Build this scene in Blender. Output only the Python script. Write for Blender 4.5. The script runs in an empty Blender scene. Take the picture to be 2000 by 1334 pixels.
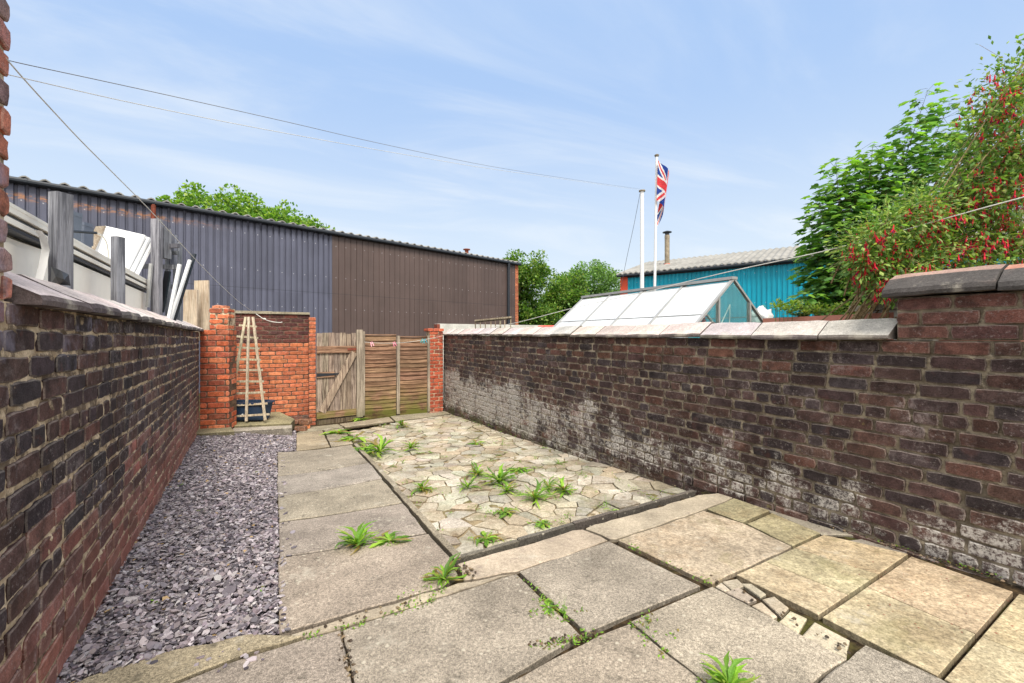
import bpy, math, random
from mathutils import Vector, Matrix, noise
random.seed(7)
R = math.radians
S = bpy.context.scene
C = S.collection
F = 830.0; HY = 658.0; HC = 1.25
# ---------------- camera, world, sun, exposure ----------------
cd = bpy.data.cameras.new('camera'); cam = bpy.data.objects.new('camera', cd); C.objects.link(cam)
cd.sensor_width = 36; cd.lens = F/2000*36; cd.shift_y = -(667-HY)/2000.0; cd.clip_start = .05; cd.clip_end = 2000
cam.location = (0, 0, HC); cam.rotation_euler = (R(90), 0, 0)
S.camera = cam
S.view_settings.view_transform = 'Standard'; S.view_settings.look = 'None'; S.view_settings.gamma = 1
S.view_settings.exposure = 1.2

def lin(c):
    o = []
    for v in c:
        v = v/255.0
        o.append(v/12.92 if v <= .04045 else ((v+.055)/1.055)**2.4)
    return tuple(o)

W = bpy.data.worlds.new('World'); S.world = W; W.use_nodes = True
nt = W.node_tree; N = nt.nodes; Lk = nt.links; N.clear()
SUN_EL, SUN_ROT = 52, 158
sky = N.new('ShaderNodeTexSky'); sky.sky_type = 'NISHITA'; sky.sun_disc = False
sky.sun_elevation = R(SUN_EL); sky.sun_rotation = R(SUN_ROT); sky.dust_density = 1.2; sky.air_density = 1.0
tc = N.new('ShaderNodeTexCoord'); sep = N.new('ShaderNodeSeparateXYZ'); Lk.new(tc.outputs['Generated'], sep.inputs[0])
def mth(op, a, b=None, c=None):
    m = N.new('ShaderNodeMath'); m.operation = op
    for i, v in enumerate((a, b, c)):
        if v is None: continue
        if isinstance(v, (int, float)): m.inputs[i].default_value = v
        else: Lk.new(v, m.inputs[i])
    return m.outputs[0]
zc = mth('MAXIMUM', sep.outputs[2], 0.03)
den = mth('ADD', zc, 0.12)
cx_ = mth('DIVIDE', sep.outputs[0], den); cy_ = mth('DIVIDE', sep.outputs[1], den)
cmb = N.new('ShaderNodeCombineXYZ'); Lk.new(mth('MULTIPLY', cx_, .75), cmb.inputs[0]); Lk.new(mth('MULTIPLY', mth('ADD', cy_, mth('MULTIPLY', cx_, -.35)), 1.9), cmb.inputs[1])
nz = N.new('ShaderNodeTexNoise'); nz.inputs['Scale'].default_value = .9; nz.inputs['Detail'].default_value = 9; nz.inputs['Roughness'].default_value = .58; nz.inputs['Distortion'].default_value = .6
Lk.new(cmb.outputs[0], nz.inputs['Vector'])
rp = N.new('ShaderNodeMapRange'); rp.interpolation_type = 'SMOOTHSTEP'
Lk.new(nz.outputs[0], rp.inputs[0]); rp.inputs[1].default_value = .42; rp.inputs[2].default_value = .78; rp.inputs[3].default_value = 0; rp.inputs[4].default_value = .6
hz = N.new('ShaderNodeMapRange'); hz.interpolation_type = 'SMOOTHSTEP'
Lk.new(sep.outputs[2], hz.inputs[0]); hz.inputs[1].default_value = -.02; hz.inputs[2].default_value = .56; hz.inputs[3].default_value = .95; hz.inputs[4].default_value = 0.0
bk = N.new('ShaderNodeMapRange'); bk.interpolation_type = 'SMOOTHSTEP'   # unseen bright cloud added overhead and behind the camera to neutralise blue light
Lk.new(mth('SUBTRACT', mth('MULTIPLY', sep.outputs[2], .9), sep.outputs[1]), bk.inputs[0]); bk.inputs[1].default_value = -.15; bk.inputs[2].default_value = .55; bk.inputs[3].default_value = 0; bk.inputs[4].default_value = .85
tint = N.new('ShaderNodeMix'); tint.data_type = 'RGBA'; tint.inputs[0].default_value = .95
Lk.new(sky.outputs[0], tint.inputs[6]); tint.inputs[7].default_value = (1.9, 2.72, 4.15, 1)
def wmix(f, a, b):
    q = N.new('ShaderNodeMix'); q.data_type = 'RGBA'; Lk.new(f, q.inputs[0])
    if isinstance(a, tuple): q.inputs[6].default_value = a
    else: Lk.new(a, q.inputs[6])
    q.inputs[7].default_value = b; return q.outputs[2]
c1 = wmix(hz.outputs[0], tint.outputs[2], (3.7, 4.12, 4.4, 1))
c2 = wmix(rp.outputs[0], c1, (4.1, 4.3, 4.45, 1))
c3 = wmix(bk.outputs[0], c2, (7.2, 6.9, 6.5, 1))
bg = N.new('ShaderNodeBackground'); bg.inputs[1].default_value = .1
Lk.new(c3, bg.inputs[0]); wo = N.new('ShaderNodeOutputWorld'); Lk.new(bg.outputs[0], wo.inputs[0])

sd = bpy.data.lights.new('sun', 'SUN'); sd.energy = 2.0; sd.angle = R(20); sd.color = (1, .93, .82)
so = bpy.data.objects.new('sun', sd); C.objects.link(so)
# sun direction: from behind the camera, slightly right
az = R(SUN_ROT)
sdir = Vector((math.sin(az)*math.cos(R(SUN_EL)), math.cos(az)*math.cos(R(SUN_EL)), math.sin(R(SUN_EL))))
so.rotation_euler = sdir.to_track_quat('Z', 'Y').to_euler()
so.location = (0, -5, 12)

# ---------------- helpers ----------------
def P(x, y, Y): return Vector(((x-1000)/F*Y, Y, HC-(y-HY)/F*Y))
LA = Vector((-1.535, 1.307)); LB = Vector((-4.446, 6.0)); Ld = (LB-LA).normalized(); Ln = Vector((-Ld.y, Ld.x))  # Ln points away (left)
def Zg(X, Y):
    Yc = max(-2, min(Y, 11)); Xc = max(-7, min(X, 5))
    pl = 1.218+.039*Yc-.0227*Xc
    u = -((Vector((Xc, Yc))-LA).dot(Ln))
    t = max(0, min(1, u/1.5)); t = t*t*(3-2*t)
    l = 1.31+(Yc-1.87)*.0193
    return HC-(l*(1-t)+pl*t)
def gp(x, y, dz=0):
    z = 1.3*F/(y-HY)
    for i in range(40):
        X = (x-1000)/F*z
        z = .5*z+.5*(HC-Zg(X, z)-dz)*F/(y-HY)
    return Vector(((x-1000)/F*z, z))
class MB:
    def __init__(s): s.v = []; s.f = []; s.c = []
    def add(s, vs, fs, col=(.5, .5, .5)):
        o = len(s.v); s.v += [tuple(v) for v in vs]
        for f in fs:
            s.f.append([o+i for i in f]); s.c.append(col)
    def box(s, a, b, col=(.5, .5, .5), M=None):
        vs = [Vector((x, y, z)) for x in (a[0], b[0]) for y in (a[1], b[1]) for z in (a[2], b[2])]
        if M: vs = [M@v for v in vs]
        s.add(vs, [(0, 1, 3, 2), (4, 6, 7, 5), (0, 4, 5, 1), (2, 3, 7, 6), (0, 2, 6, 4), (1, 5, 7, 3)], col)
    def bar(s, p, q, w, t, col=(.5, .5, .5), up=Vector((0, 0, 1)), bev=0):
        p = Vector(p); q = Vector(q); d = (q-p).normalized(); a = d.cross(up)
        if a.length < 1e-3: a = d.cross(Vector((0, 1, 0)))
        a.normalize(); b = a.cross(d)
        ring = [(-w/2, -t/2), (w/2, -t/2), (w/2, t/2), (-w/2, t/2)]
        if bev:
            ring = [(-w/2+bev, -t/2), (w/2-bev, -t/2), (w/2, -t/2+bev), (w/2, t/2-bev), (w/2-bev, t/2), (-w/2+bev, t/2), (-w/2, t/2-bev), (-w/2, -t/2+bev)]
        n = len(ring)
        vs = [p+a*x+b*y for x, y in ring]+[q+a*x+b*y for x, y in ring]
        s.add(vs, [tuple(range(n))[::-1], tuple(range(n, 2*n))]+[(i, (i+1) % n, n+(i+1) % n, n+i) for i in range(n)], col)
    def tube(s, pts, r, n=8, col=(.5, .5, .5), cap=True):
        pts = [Vector(p) for p in pts]; m = len(pts)
        rs = r if isinstance(r, (list, tuple)) else [r]*m
        vs = []; ref = Vector((.13, .21, 1))
        for i, p in enumerate(pts):
            d = (pts[min(i+1, m-1)]-pts[max(i-1, 0)]).normalized()
            a = d.cross(ref)
            if a.length < .05: a = d.cross(Vector((1, 0, 0)))
            a.normalize(); b = a.cross(d)
            for k in range(n):
                t = 2*math.pi*k/n; vs.append(p+(a*math.cos(t)+b*math.sin(t))*rs[i])
        fs = [(i*n+k, i*n+(k+1) % n, (i+1)*n+(k+1) % n, (i+1)*n+k) for i in range(m-1) for k in range(n)]
        if cap: fs += [tuple(range(n))[::-1], tuple((m-1)*n+k for k in range(n))]
        s.add(vs, fs, col)
    def prism(s, poly, x0, x1, col=(.5, .5, .5), cols=None, skew=0):
        # poly in (y,z), extruded along x
        n = len(poly)
        vs = [(x0+skew*y, y, z) for y, z in poly]+[(x1+skew*y, y, z) for y, z in poly]
        fs = [tuple(range(n))[::-1], tuple(range(n, 2*n))]+[(i, (i+1) % n, n+(i+1) % n, n+i) for i in range(n)]
        o = len(s.f); s.add(vs, fs, col)
        if cols:
            for i, c in cols.items(): s.c[o+i] = c
    def build(s, name, m, parent=None, M=None, smooth=False):
        me = bpy.data.meshes.new(name); me.from_pydata(s.v, [], s.f)
        at = me.attributes.new('tint', 'FLOAT_COLOR', 'FACE')
        fl = []
        for c in s.c: fl += [c[0], c[1], c[2], 1]
        at.data.foreach_set('color', fl)
        if smooth: me.polygons.foreach_set('use_smooth', [True]*len(me.polygons))
        me.materials.append(m); me.validate(); me.update()
        o = bpy.data.objects.new(name, me); C.objects.link(o)
        if M is not None: o.matrix_basis = M
        if parent: o.parent = parent
        return o
def tag(o, label=None, cat=None, group=None, kind=None):
    if label: o['label'] = label
    if cat: o['category'] = cat
    if group: o['group'] = group
    if kind: o['kind'] = kind
    return o
def thing(name, label, cat, M=None, group=None):
    o = bpy.data.objects.new(name, None); C.objects.link(o); o.empty_display_size = .1
    if M is not None: o.matrix_basis = M
    return tag(o, label, cat, group)
def frame(p, q, z=0):
    p = Vector(p[:2]); q = Vector(q[:2]); d = (q-p).normalized()
    return Matrix(((d.x, -d.y, 0, p.x), (d.y, d.x, 0, p.y), (0, 0, 1, z), (0, 0, 0, 1)))
def jit(c, a=.12, h=.04):
    k = 1+random.uniform(-a, a)
    return tuple(max(0, v*k*(1+random.uniform(-h, h))) for v in c)

# ---------------- materials ----------------
class NT:
    def __init__(s, name):
        s.m = bpy.data.materials.new(name); s.m.use_nodes = True; s.n = s.m.node_tree.nodes; s.l = s.m.node_tree.links
        s.b = s.n['Principled BSDF']; s.tc = s.n.new('ShaderNodeTexCoord')
    def noise(s, scale, detail=4, rough=.55, vec=None, stretch=None, off=None, dist=0):
        t = s.n.new('ShaderNodeTexNoise'); t.inputs['Scale'].default_value = scale; t.inputs['Detail'].default_value = detail; t.inputs['Roughness'].default_value = rough; t.inputs['Distortion'].default_value = dist
        v = vec or s.tc.outputs['Object']
        if stretch or off:
            mp = s.n.new('ShaderNodeMapping'); s.l.new(v, mp.inputs[0])
            if stretch: mp.inputs['Scale'].default_value = stretch
            if off: mp.inputs['Location'].default_value = off
            v = mp.outputs[0]
        s.l.new(v, t.inputs['Vector']); return t.outputs[0]
    def math(s, op, a, b=None, c=None):
        m = s.n.new('ShaderNodeMath'); m.operation = op
        for i, v in enumerate((a, b, c)):
            if v is None: continue
            if isinstance(v, (int, float)): m.inputs[i].default_value = v
            else: s.l.new(v, m.inputs[i])
        return m.outputs[0]
    def rng(s, v, a, b, c=0, d=1, sm=True):
        m = s.n.new('ShaderNodeMapRange'); m.interpolation_type = 'SMOOTHSTEP' if sm else 'LINEAR'
        s.l.new(v, m.inputs[0])
        for i, x in enumerate((a, b, c, d)): m.inputs[i+1].default_value = x
        return m.outputs[0]
    def mix(s, f, a, b, mode='MIX'):
        m = s.n.new('ShaderNodeMix'); m.data_type = 'RGBA'; m.blend_type = mode
        for i, v in ((0, f), (6, a), (7, b)):
            if isinstance(v, (int, float)): m.inputs[i].default_value = v
            elif isinstance(v, tuple): m.inputs[i].default_value = v if len(v) == 4 else v+(1,)
            else: s.l.new(v, m.inputs[i])
        return m.outputs[2]
    def tint(s):
        a = s.n.new('ShaderNodeAttribute'); a.attribute_name = 'tint'; return a.outputs['Color']
    def gray(s, v, lo, hi, amt_lo, amt_hi):
        return s.rng(v, lo, hi, amt_lo, amt_hi, False)
    def mul(s, col, val):
        c = s.n.new('ShaderNodeCombineXYZ')
        for i in range(3): s.l.new(val, c.inputs[i])
        return s.mix(1.0, col, c.outputs[0], 'MULTIPLY')
    def sep(s, v=None):
        q = s.n.new('ShaderNodeSeparateXYZ'); s.l.new(v or s.tc.outputs['Object'], q.inputs[0]); return q.outputs
    def out(s, col, rough=.85, bump=None, bs=.3, bd=.004, spec=.3, metal=0):
        if isinstance(col, tuple): s.b.inputs['Base Color'].default_value = col if len(col) == 4 else col+(1,)
        else: s.l.new(col, s.b.inputs['Base Color'])
        if isinstance(rough, (int, float)): s.b.inputs['Roughness'].default_value = rough
        else: s.l.new(rough, s.b.inputs['Roughness'])
        s.b.inputs['Specular IOR Level'].default_value = spec; s.b.inputs['Metallic'].default_value = metal
        if bump is not None:
            b = s.n.new('ShaderNodeBump'); b.inputs['Strength'].default_value = bs; b.inputs['Distance'].default_value = bd
            s.l.new(bump, b.inputs['Height']); s.l.new(b.outputs[0], s.b.inputs['Normal'])
        return s.m

def brick_mat(name, kind):
    """per-brick colour in the tint attribute, mottling, soot, white salts, algae; kind: left/right/orange"""
    t = NT(name); X, Y, Z = t.sep()
    base = t.tint()
    n1 = t.noise(16, 5, .6); n2 = t.noise(140, 3, .7); n3 = t.noise(5, 4, .6)
    col = t.mul(base, t.rng(n1, .3, .7, .55, 1.45, False))
    col = t.mul(col, t.rng(n2, .3, .7, .6, 1.4, False))
    big = t.noise(1.3, 4, .6, off=(8, 2, 5))
    if kind != 'orange':
        col = t.mul(col, t.rng(big, .35, .65, .68, 1.3, False))
        soot = t.rng(t.noise(9, 4, .6, off=(3, 1, 7)), .5, .66)
        col = t.mix(t.math('MULTIPLY', soot, .55), col, lin((46, 37, 36)))
        red = t.rng(t.noise(7, 5, .65, off=(9, 4, 2)), .56, .68)
        col = t.mix(t.math('MULTIPLY', red, .35 if kind == 'left' else .22), col, lin((112, 70, 60)))
    # faint grey bloom specks
    sp = t.rng(t.noise(48, 5, .8, off=(1, 5, 3)), .54, .68)
    bl = t.rng(t.noise(3.2, 3, .6, off=(2, 2, 2)), .38, .6)
    col = t.mix(t.math('MULTIPLY', t.math('MULTIPLY', sp, bl), .6), col, lin((165, 156, 154)))
    hzm = t.math('MULTIPLY', t.rng(t.noise(2.6, 5, .7, off=(12, 2, 6)), .52, .70), t.rng(t.noise(30, 4, .8, off=(2, 2, 9)), .40, .62))
    if kind != 'orange': col = t.mix(t.math('MULTIPLY', hzm, .5), col, lin((170, 158, 156)))
    if kind == 'right':
        # salt staining: patchy, in the lower half at the far end (local x small), a low band nearer
        zone = t.math('MULTIPLY', t.rng(Z, -1.0, -.55, 1, 0), t.rng(Z, -1.62, -1.42))
        far = t.rng(X, 2.0, 8.2, 1, .1)
        near = t.math('MULTIPLY', t.math('MULTIPLY', t.rng(Z, -1.42, -1.24), t.rng(Z, -1.2, -.8, 1, 0)), .68)
        amt = t.math('MAXIMUM', t.math('MULTIPLY', zone, far), near)
        pn = t.math('ADD', t.math('MULTIPLY', t.noise(2.3, 3, .6, off=(5, 0, 1)), .45), t.math('MULTIPLY', t.noise(13, 6, .8, off=(2, 0, 1)), .55))
        m = t.rng(t.math('ADD', t.math('MULTIPLY', amt, .15), pn), .56, .66)
        m = t.math('MULTIPLY', m, t.rng(t.noise(50, 4, .75), .40, .54, .1, 1))
        m = t.math('MULTIPLY', m, t.rng(amt, 0, .25))
        col = t.mix(t.math('MULTIPLY', m, .82), col, lin((206, 202, 196)))
        gr = t.math('MULTIPLY', t.rng(Z, -1.7, -1.25, 1, 0), t.rng(t.noise(6, 4, .6, off=(0, 8, 0)), .42, .6))
        gr = t.math('MULTIPLY', gr, t.rng(X, 3.5, 6.5, 1, .25))
        col = t.mix(t.math('MULTIPLY', gr, .6), col, lin((96, 102, 62)))
        lich = t.rng(t.noise(11, 4, .6, off=(4, 4, 9)), .66, .72)
        col = t.mix(t.math('MULTIPLY', lich, .4), col, lin((150, 140, 80)))
    if kind == 'left':
        st = t.rng(t.noise(1.0, 3, .5, stretch=(7, 1, .55), off=(3.1, 0, 0)), .66, .73)
        st = t.math('MULTIPLY', st, t.rng(t.noise(22, 4, .7), .42, .6))
        col = t.mix(t.math('MULTIPLY', st, .6), col, lin((205, 200, 205)))
        bl2 = t.math('MULTIPLY', t.rng(t.noise(4.5, 4, .65, off=(7, 7, 1)), .52, .68), t.rng(Z, -.35, -.05))
        col = t.mix(t.math('MULTIPLY', bl2, .45), col, lin((160, 155, 175)))
        low = t.rng(Z, -1.42, -.85, 1, 0)
        col = t.mix(t.math('MULTIPLY', low, .34), col, lin((168, 112, 96)))
    if kind == 'orange':
        dk = t.rng(t.noise(4, 5, .65, off=(7, 7, 1)), .55, .75)
        col = t.mix(t.math('MULTIPLY', dk, .3), col, lin((90, 50, 40)))
    bmp = t.math('ADD', t.math('MULTIPLY', n2, .5), n1)
    return t.out(col, .9, bmp, .7, .006, .2)
def mortar_mat(name, c1, c2, dark=.35, kind=''):
    t = NT(name); X, Y, Z = t.sep()
    n1 = t.noise(7, 5, .65); n2 = t.noise(90, 4, .7)
    col = t.mix(t.rng(n1, .35, .65), lin(c1), lin(c2))
    col = t.mul(col, t.rng(n2, .25, .75, .7, 1.2, False))
    d = t.rng(t.noise(6, 6, .75, off=(5, 5, 5)), .47, .56)
    col = t.mix(t.math('MULTIPLY', d, dark), col, lin((60, 48, 44)))
    if kind == 'right':
        gr = t.rng(Z, -1.75, -1.3, 1, 0)
        col = t.mix(t.math('MULTIPLY', gr, .6), col, lin((70, 74, 46)))
        sl_ = t.math('MULTIPLY', t.math('MULTIPLY', t.rng(Z, -.95, -.6, 1, 0), t.rng(X, 3, 7, 1, .3)), t.rng(t.noise(6, 5, .7), .42, .58))
        col = t.mix(t.math('MULTIPLY', sl_, .6), col, lin((200, 195, 184)))
        nr = t.math('MULTIPLY', t.rng(X, 4.5, 7.5), .5)
        col = t.mix(nr, col, lin((105, 98, 84)))
    return t.out(col, .95, t.math('ADD', n1, t.math('MULTIPLY', n2, .6)), .8, .006, .1)
def stone_mat(name, rough=.9, grain=160, stain=(70, 66, 58), moss=0, spk=.5, gs=.3, dirt=0):
    t = NT(name)
    n1 = t.noise(2.6, 5, .6); n2 = t.noise(grain, 3, .8); n3 = t.noise(9, 6, .7, off=(3, 3, 3))
    col = t.mul(t.tint(), t.rng(n1, .3, .7, .66, 1.26, False))
    if dirt: col = t.mix(t.math('MULTIPLY', t.rng(t.noise(3.4, 6, .72, off=(2, 9, 4)), .47, .62), dirt), col, lin((128, 102, 72)))
    col = t.mul(col, t.rng(n2, .35, .65, 1-gs*1.4, 1+gs, False))
    col = t.mul(col, t.rng(t.noise(grain*.35, 2, .6, off=(1, 8, 2)), .3, .7, 1-gs*.8, 1+gs*.7, False))
    d = t.rng(n3, .56, .72)
    col = t.mix(t.math('MULTIPLY', d, .6), col, lin(stain))
    v = t.n.new('ShaderNodeTexVoronoi'); v.inputs['Scale'].default_value = 20; t.l.new(t.tc.outputs['Object'], v.inputs['Vector'])
    spot = t.math('MULTIPLY', t.rng(v.outputs['Distance'], .13, .22, 1, 0), t.rng(t.noise(3.1, 2, .5, off=(9, 9, 9)), .47, .58))
    col = t.mix(t.math('MULTIPLY', spot, spk), col, lin((205, 198, 180)))
    pal = t.rng(t.noise(3.5, 6, .75, off=(13, 3, 3)), .57, .70)
    col = t.mix(t.math('MULTIPLY', pal, .5), col, lin((190, 184, 170)))
    if moss:
        ms = t.rng(t.noise(3.3, 5, .7, off=(6, 1, 1)), .56, .66)
        col = t.mix(t.math('MULTIPLY', ms, moss), col, lin((98, 98, 44)))
    return t.out(col, rough, t.math('ADD', t.math('MULTIPLY', n2, .35), t.math('MULTIPLY', n3, 1.0)), .75, .008, .2)
def wood_mat(name, c1, c2, stretch=(1, 1, 12), green=0, rough=.85, zg=(-.2, .6)):
    t = NT(name); X, Y, Z = t.sep()
    s = tuple(14 if v == 1 else .6 for v in stretch)
    g = t.noise(3.2, 6, .72, stretch=s, dist=.5); g2 = t.noise(2.2, 4, .6); g3 = t.noise(9, 5, .75, stretch=s, off=(4, 2, 2))
    col = t.mix(t.rng(g, .36, .62), lin(c1), lin(c2))
    col = t.mul(col, t.rng(g2, .3, .7, .7, 1.28, False))
    col = t.mul(col, t.rng(g3, .3, .7, .62, 1.3, False))
    col = t.mix(1.0, col, t.tint(), 'MULTIPLY')
    if green:
        gm = t.math('MULTIPLY', t.rng(Z, zg[0], zg[1], 1, 0), t.rng(t.noise(4, 4, .6, off=(4, 4, 4)), .32, .55))
        col = t.mix(t.math('MULTIPLY', gm, green), col, lin((112, 122, 48)))
    return t.out(col, rough, t.math('ADD', g, g3), .7, .005, .2)
def plain_mat(name, col, rough=.6, metal=0, var=.12, scale=6, bump=0, spec=.4, tint=False):
    t = NT(name); n = t.noise(scale, 5, .6); n2 = t.noise(scale*9, 3, .6)
    c = t.mul(t.tint() if tint else t.mix(0.0, lin(col), lin(col)), t.rng(n, .3, .7, 1-var, 1+var, False))
    c = t.mul(c, t.rng(n2, .3, .7, 1-var*.5, 1+var*.5, False))
    return t.out(c, rough, n2 if bump else None, bump or .2, .003, spec, metal)
def clad_mat(name, c, c2=None, streak=.15):
    t = NT(name); X, Y, Z = t.sep()
    n = t.noise(.9, 4, .6); s = t.noise(2, 5, .65, stretch=(6, 6, .25))
    wn = t.n.new('ShaderNodeTexWhiteNoise'); wn.noise_dimensions = '2D'; cb = t.n.new('ShaderNodeCombineXYZ')
    t.l.new(t.math('FLOOR', t.math('MULTIPLY', X, .93)), cb.inputs[0]); t.l.new(t.math('FLOOR', t.math('MULTIPLY', Z, .37)), cb.inputs[1]); t.l.new(cb.outputs[0], wn.inputs['Vector'])
    col = t.mul(t.mix(0.0, lin(c), lin(c)), t.rng(n, .3, .7, .9, 1.12, False))
    col = t.mul(col, t.rng(s, .3, .7, 1-streak, 1+streak, False))
    col = t.mul(col, t.rng(wn.outputs['Value'], 0, 1, .9, 1.08, False))
    dx = t.math('ABSOLUTE', t.math('SUBTRACT', t.math('FRACT', t.math('DIVIDE', X, .43)), .15)); dz = t.math('ABSOLUTE', t.math('SUBTRACT', t.math('FRACT', t.math('DIVIDE', Z, 1.37)), .6))
    dot = t.math('MULTIPLY', t.math('LESS_THAN', dx, .035), t.math('LESS_THAN', dz, .011))
    col = t.mix(t.math('MULTIPLY', dot, .7), col, lin((190, 190, 195)))
    lap = t.math('LESS_THAN', t.math('ABSOLUTE', t.math('ADD', Z, 2.62)), .012)
    col = t.mix(t.math('MULTIPLY', lap, .5), col, lin((40, 40, 46)))
    if c2:
        band = t.math('MULTIPLY', t.math('MULTIPLY', t.rng(Z, -.62, -.42), t.rng(Z, -.42, -.3, 1, 0)), t.rng(t.noise(3, 5, .6, stretch=(1.5, 1.5, 5)), .44, .58))
        band = t.math('MULTIPLY', band, t.rng(X, 7.0, 11.0, 1, 0))
        col = t.mix(t.math('MULTIPLY', band, .75), col, lin(c2))
    return t.out(col, .5, None, spec=.35)
def leaf_mat(name, trans=.45):
    t = NT(name); n = t.noise(25, 2, .5)
    col = t.mul(t.tint(), t.rng(n, .3, .7, .8, 1.2, False))
    t.out(col, .5, None, spec=.35)
    tr = t.n.new('ShaderNodeBsdfTranslucent'); t.l.new(t.mix(1.0, col, (1.25, 1.3, .6), 'MULTIPLY'), tr.inputs[0])
    mxs = t.n.new('ShaderNodeMixShader'); mxs.inputs[0].default_value = trans
    o = t.n['Material Output']; t.l.new(t.b.outputs[0], mxs.inputs[1]); t.l.new(tr.outputs[0], mxs.inputs[2]); t.l.new(mxs.outputs[0], o.inputs[0])
    return t.m
def glass_mat(name):
    t = NT(name); t.b.inputs['Base Color'].default_value = (.75, .88, .85, 1); t.b.inputs['Roughness'].default_value = .08
    t.b.inputs['Transmission Weight'].default_value = .95; t.b.inputs['IOR'].default_value = 1.05
    t.b.inputs['Specular IOR Level'].default_value = .6
    return t.m

M = {}
M['brick_left'] = brick_mat('brick_left', 'left'); M['brick_right'] = brick_mat('brick_right', 'right'); M['brick_orange'] = brick_mat('brick_orange', 'orange')
M['mortar_left'] = mortar_mat('mortar_left', (214, 194, 166), (158, 138, 112), .75)
M['mortar_right'] = mortar_mat('mortar_right', (184, 172, 152), (128, 116, 100), .85, 'right')
M['mortar_dark'] = mortar_mat('mortar_dark', (92, 76, 64), (120, 98, 80), .5)
M['slab'] = stone_mat('concrete_slab', grain=230, spk=.5, gs=.44)
M['sand'] = stone_mat('sandstone_slab', grain=70, stain=(98, 82, 60), moss=.25, spk=.15, gs=.3, dirt=.3)
M['crazy'] = stone_mat('crazy_stone', grain=110, stain=(105, 84, 58), moss=.4, spk=.35, gs=.28, dirt=.32)
M['coping'] = stone_mat('coping_stone', grain=120, stain=(120, 108, 104), spk=.1, gs=.2)
def soil():
    t = NT('soil'); n = t.noise(20, 5, .7); n2 = t.noise(2.5, 4, .6)
    c = t.mix(t.rng(n, .35, .65), lin((36, 30, 24)), lin((80, 66, 48)))
    c = t.mix(t.math('MULTIPLY', t.rng(n2, .52, .64), .5), c, lin((82, 88, 40)))
    return t.out(c, .95, n, 1, .015, .1)
M['soil'] = soil()
M['slate'] = plain_mat('slate', (0, 0, 0), .6, 0, .14, 30, .3, .3, tint=True)
M['gate'] = wood_mat('gate_wood', (90, 75, 66), (172, 156, 140), (1, 1, 12), .12, zg=(-.45, -.1))
M['panel'] = wood_mat('panel_wood', (88, 64, 50), (156, 126, 104), (12, 1, 1), .6, zg=(-.5, .42))
M['post'] = wood_mat('post_wood', (112, 102, 92), (168, 158, 144), (1, 1, 12), .2, zg=(-.4, .1))
M['trellis'] = wood_mat('trellis_wood', (160, 150, 126), (208, 200, 178), (1, 1, 12))
M['darkwood'] = wood_mat('dark_stained_wood', (88, 90, 98), (138, 140, 148), (1, 1, 12))
M['palewood'] = wood_mat('pale_board', (176, 156, 134), (205, 192, 172), (1, 1, 12))
M['darkplastic'] = plain_mat('dark_blue_plastic', (44, 62, 86), .4, 0, .1, 8)
M['blackplastic'] = plain_mat('black_plastic', (22, 24, 28), .3, 0, .1, 8)
M['cream'] = plain_mat('cream_panel', (250, 246, 234), .45, 0, .05, 2)
M['white'] = plain_mat('white_paint', (228, 230, 232), .4, 0, .05, 3)
M['alu'] = plain_mat('aluminium', (165, 166, 166), .45, .3, .12, 10)
M['steel'] = plain_mat('flue_steel', (150, 138, 118), .45, .4, .35, 5)
M['darkmetal'] = plain_mat('gutter_black', (38, 44, 52), .4, 0, .12, 5)
M['rust'] = plain_mat('rusty_metal', (122, 62, 46), .8, 0, .3, 12, .4)
M['clad_blue'] = clad_mat('cladding_blue', (86, 89, 106), (178, 124, 78))
M['clad_brown'] = clad_mat('cladding_brown', (84, 71, 68), None, .1)
M['clad_teal'] = clad_mat('cladding_teal', (0, 158, 186), None, .1)
M['orange'] = plain_mat('orange_paint', (214, 84, 54), .6, 0, .12, 4)
M['fibre'] = plain_mat('fibre_cement', (138, 137, 133), .9, 0, .25, 1.2, .3)
M['rope'] = plain_mat('rope', (205, 205, 200), .7, 0, .1, 20)
M['wire'] = plain_mat('wire', (120, 122, 126), .6, 0, .1, 20)
M['leaf'] = leaf_mat('leaf'); M['petal'] = leaf_mat('petal', .25); M['cloth'] = leaf_mat('cloth', .3)
M['bark'] = wood_mat('bark', (92, 80, 60), (136, 122, 98), (1, 1, 12))
M['glass'] = glass_mat('clear_glass')
M['render'] = plain_mat('white_render', (196, 196, 190), .9, 0, .22, 3, .5)
M['greywash'] = plain_mat('whitewashed_glass', (206, 211, 214), .2, 0, .2, 1.6, spec=.5)
M['tinted'] = plain_mat('tinted_plain', (0, 0, 0), .6, 0, .1, 10, tint=True)
M['plasticbag'] = plain_mat('white_sheeting', (225, 228, 230), .3, 0, .06, 5, .5)

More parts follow.
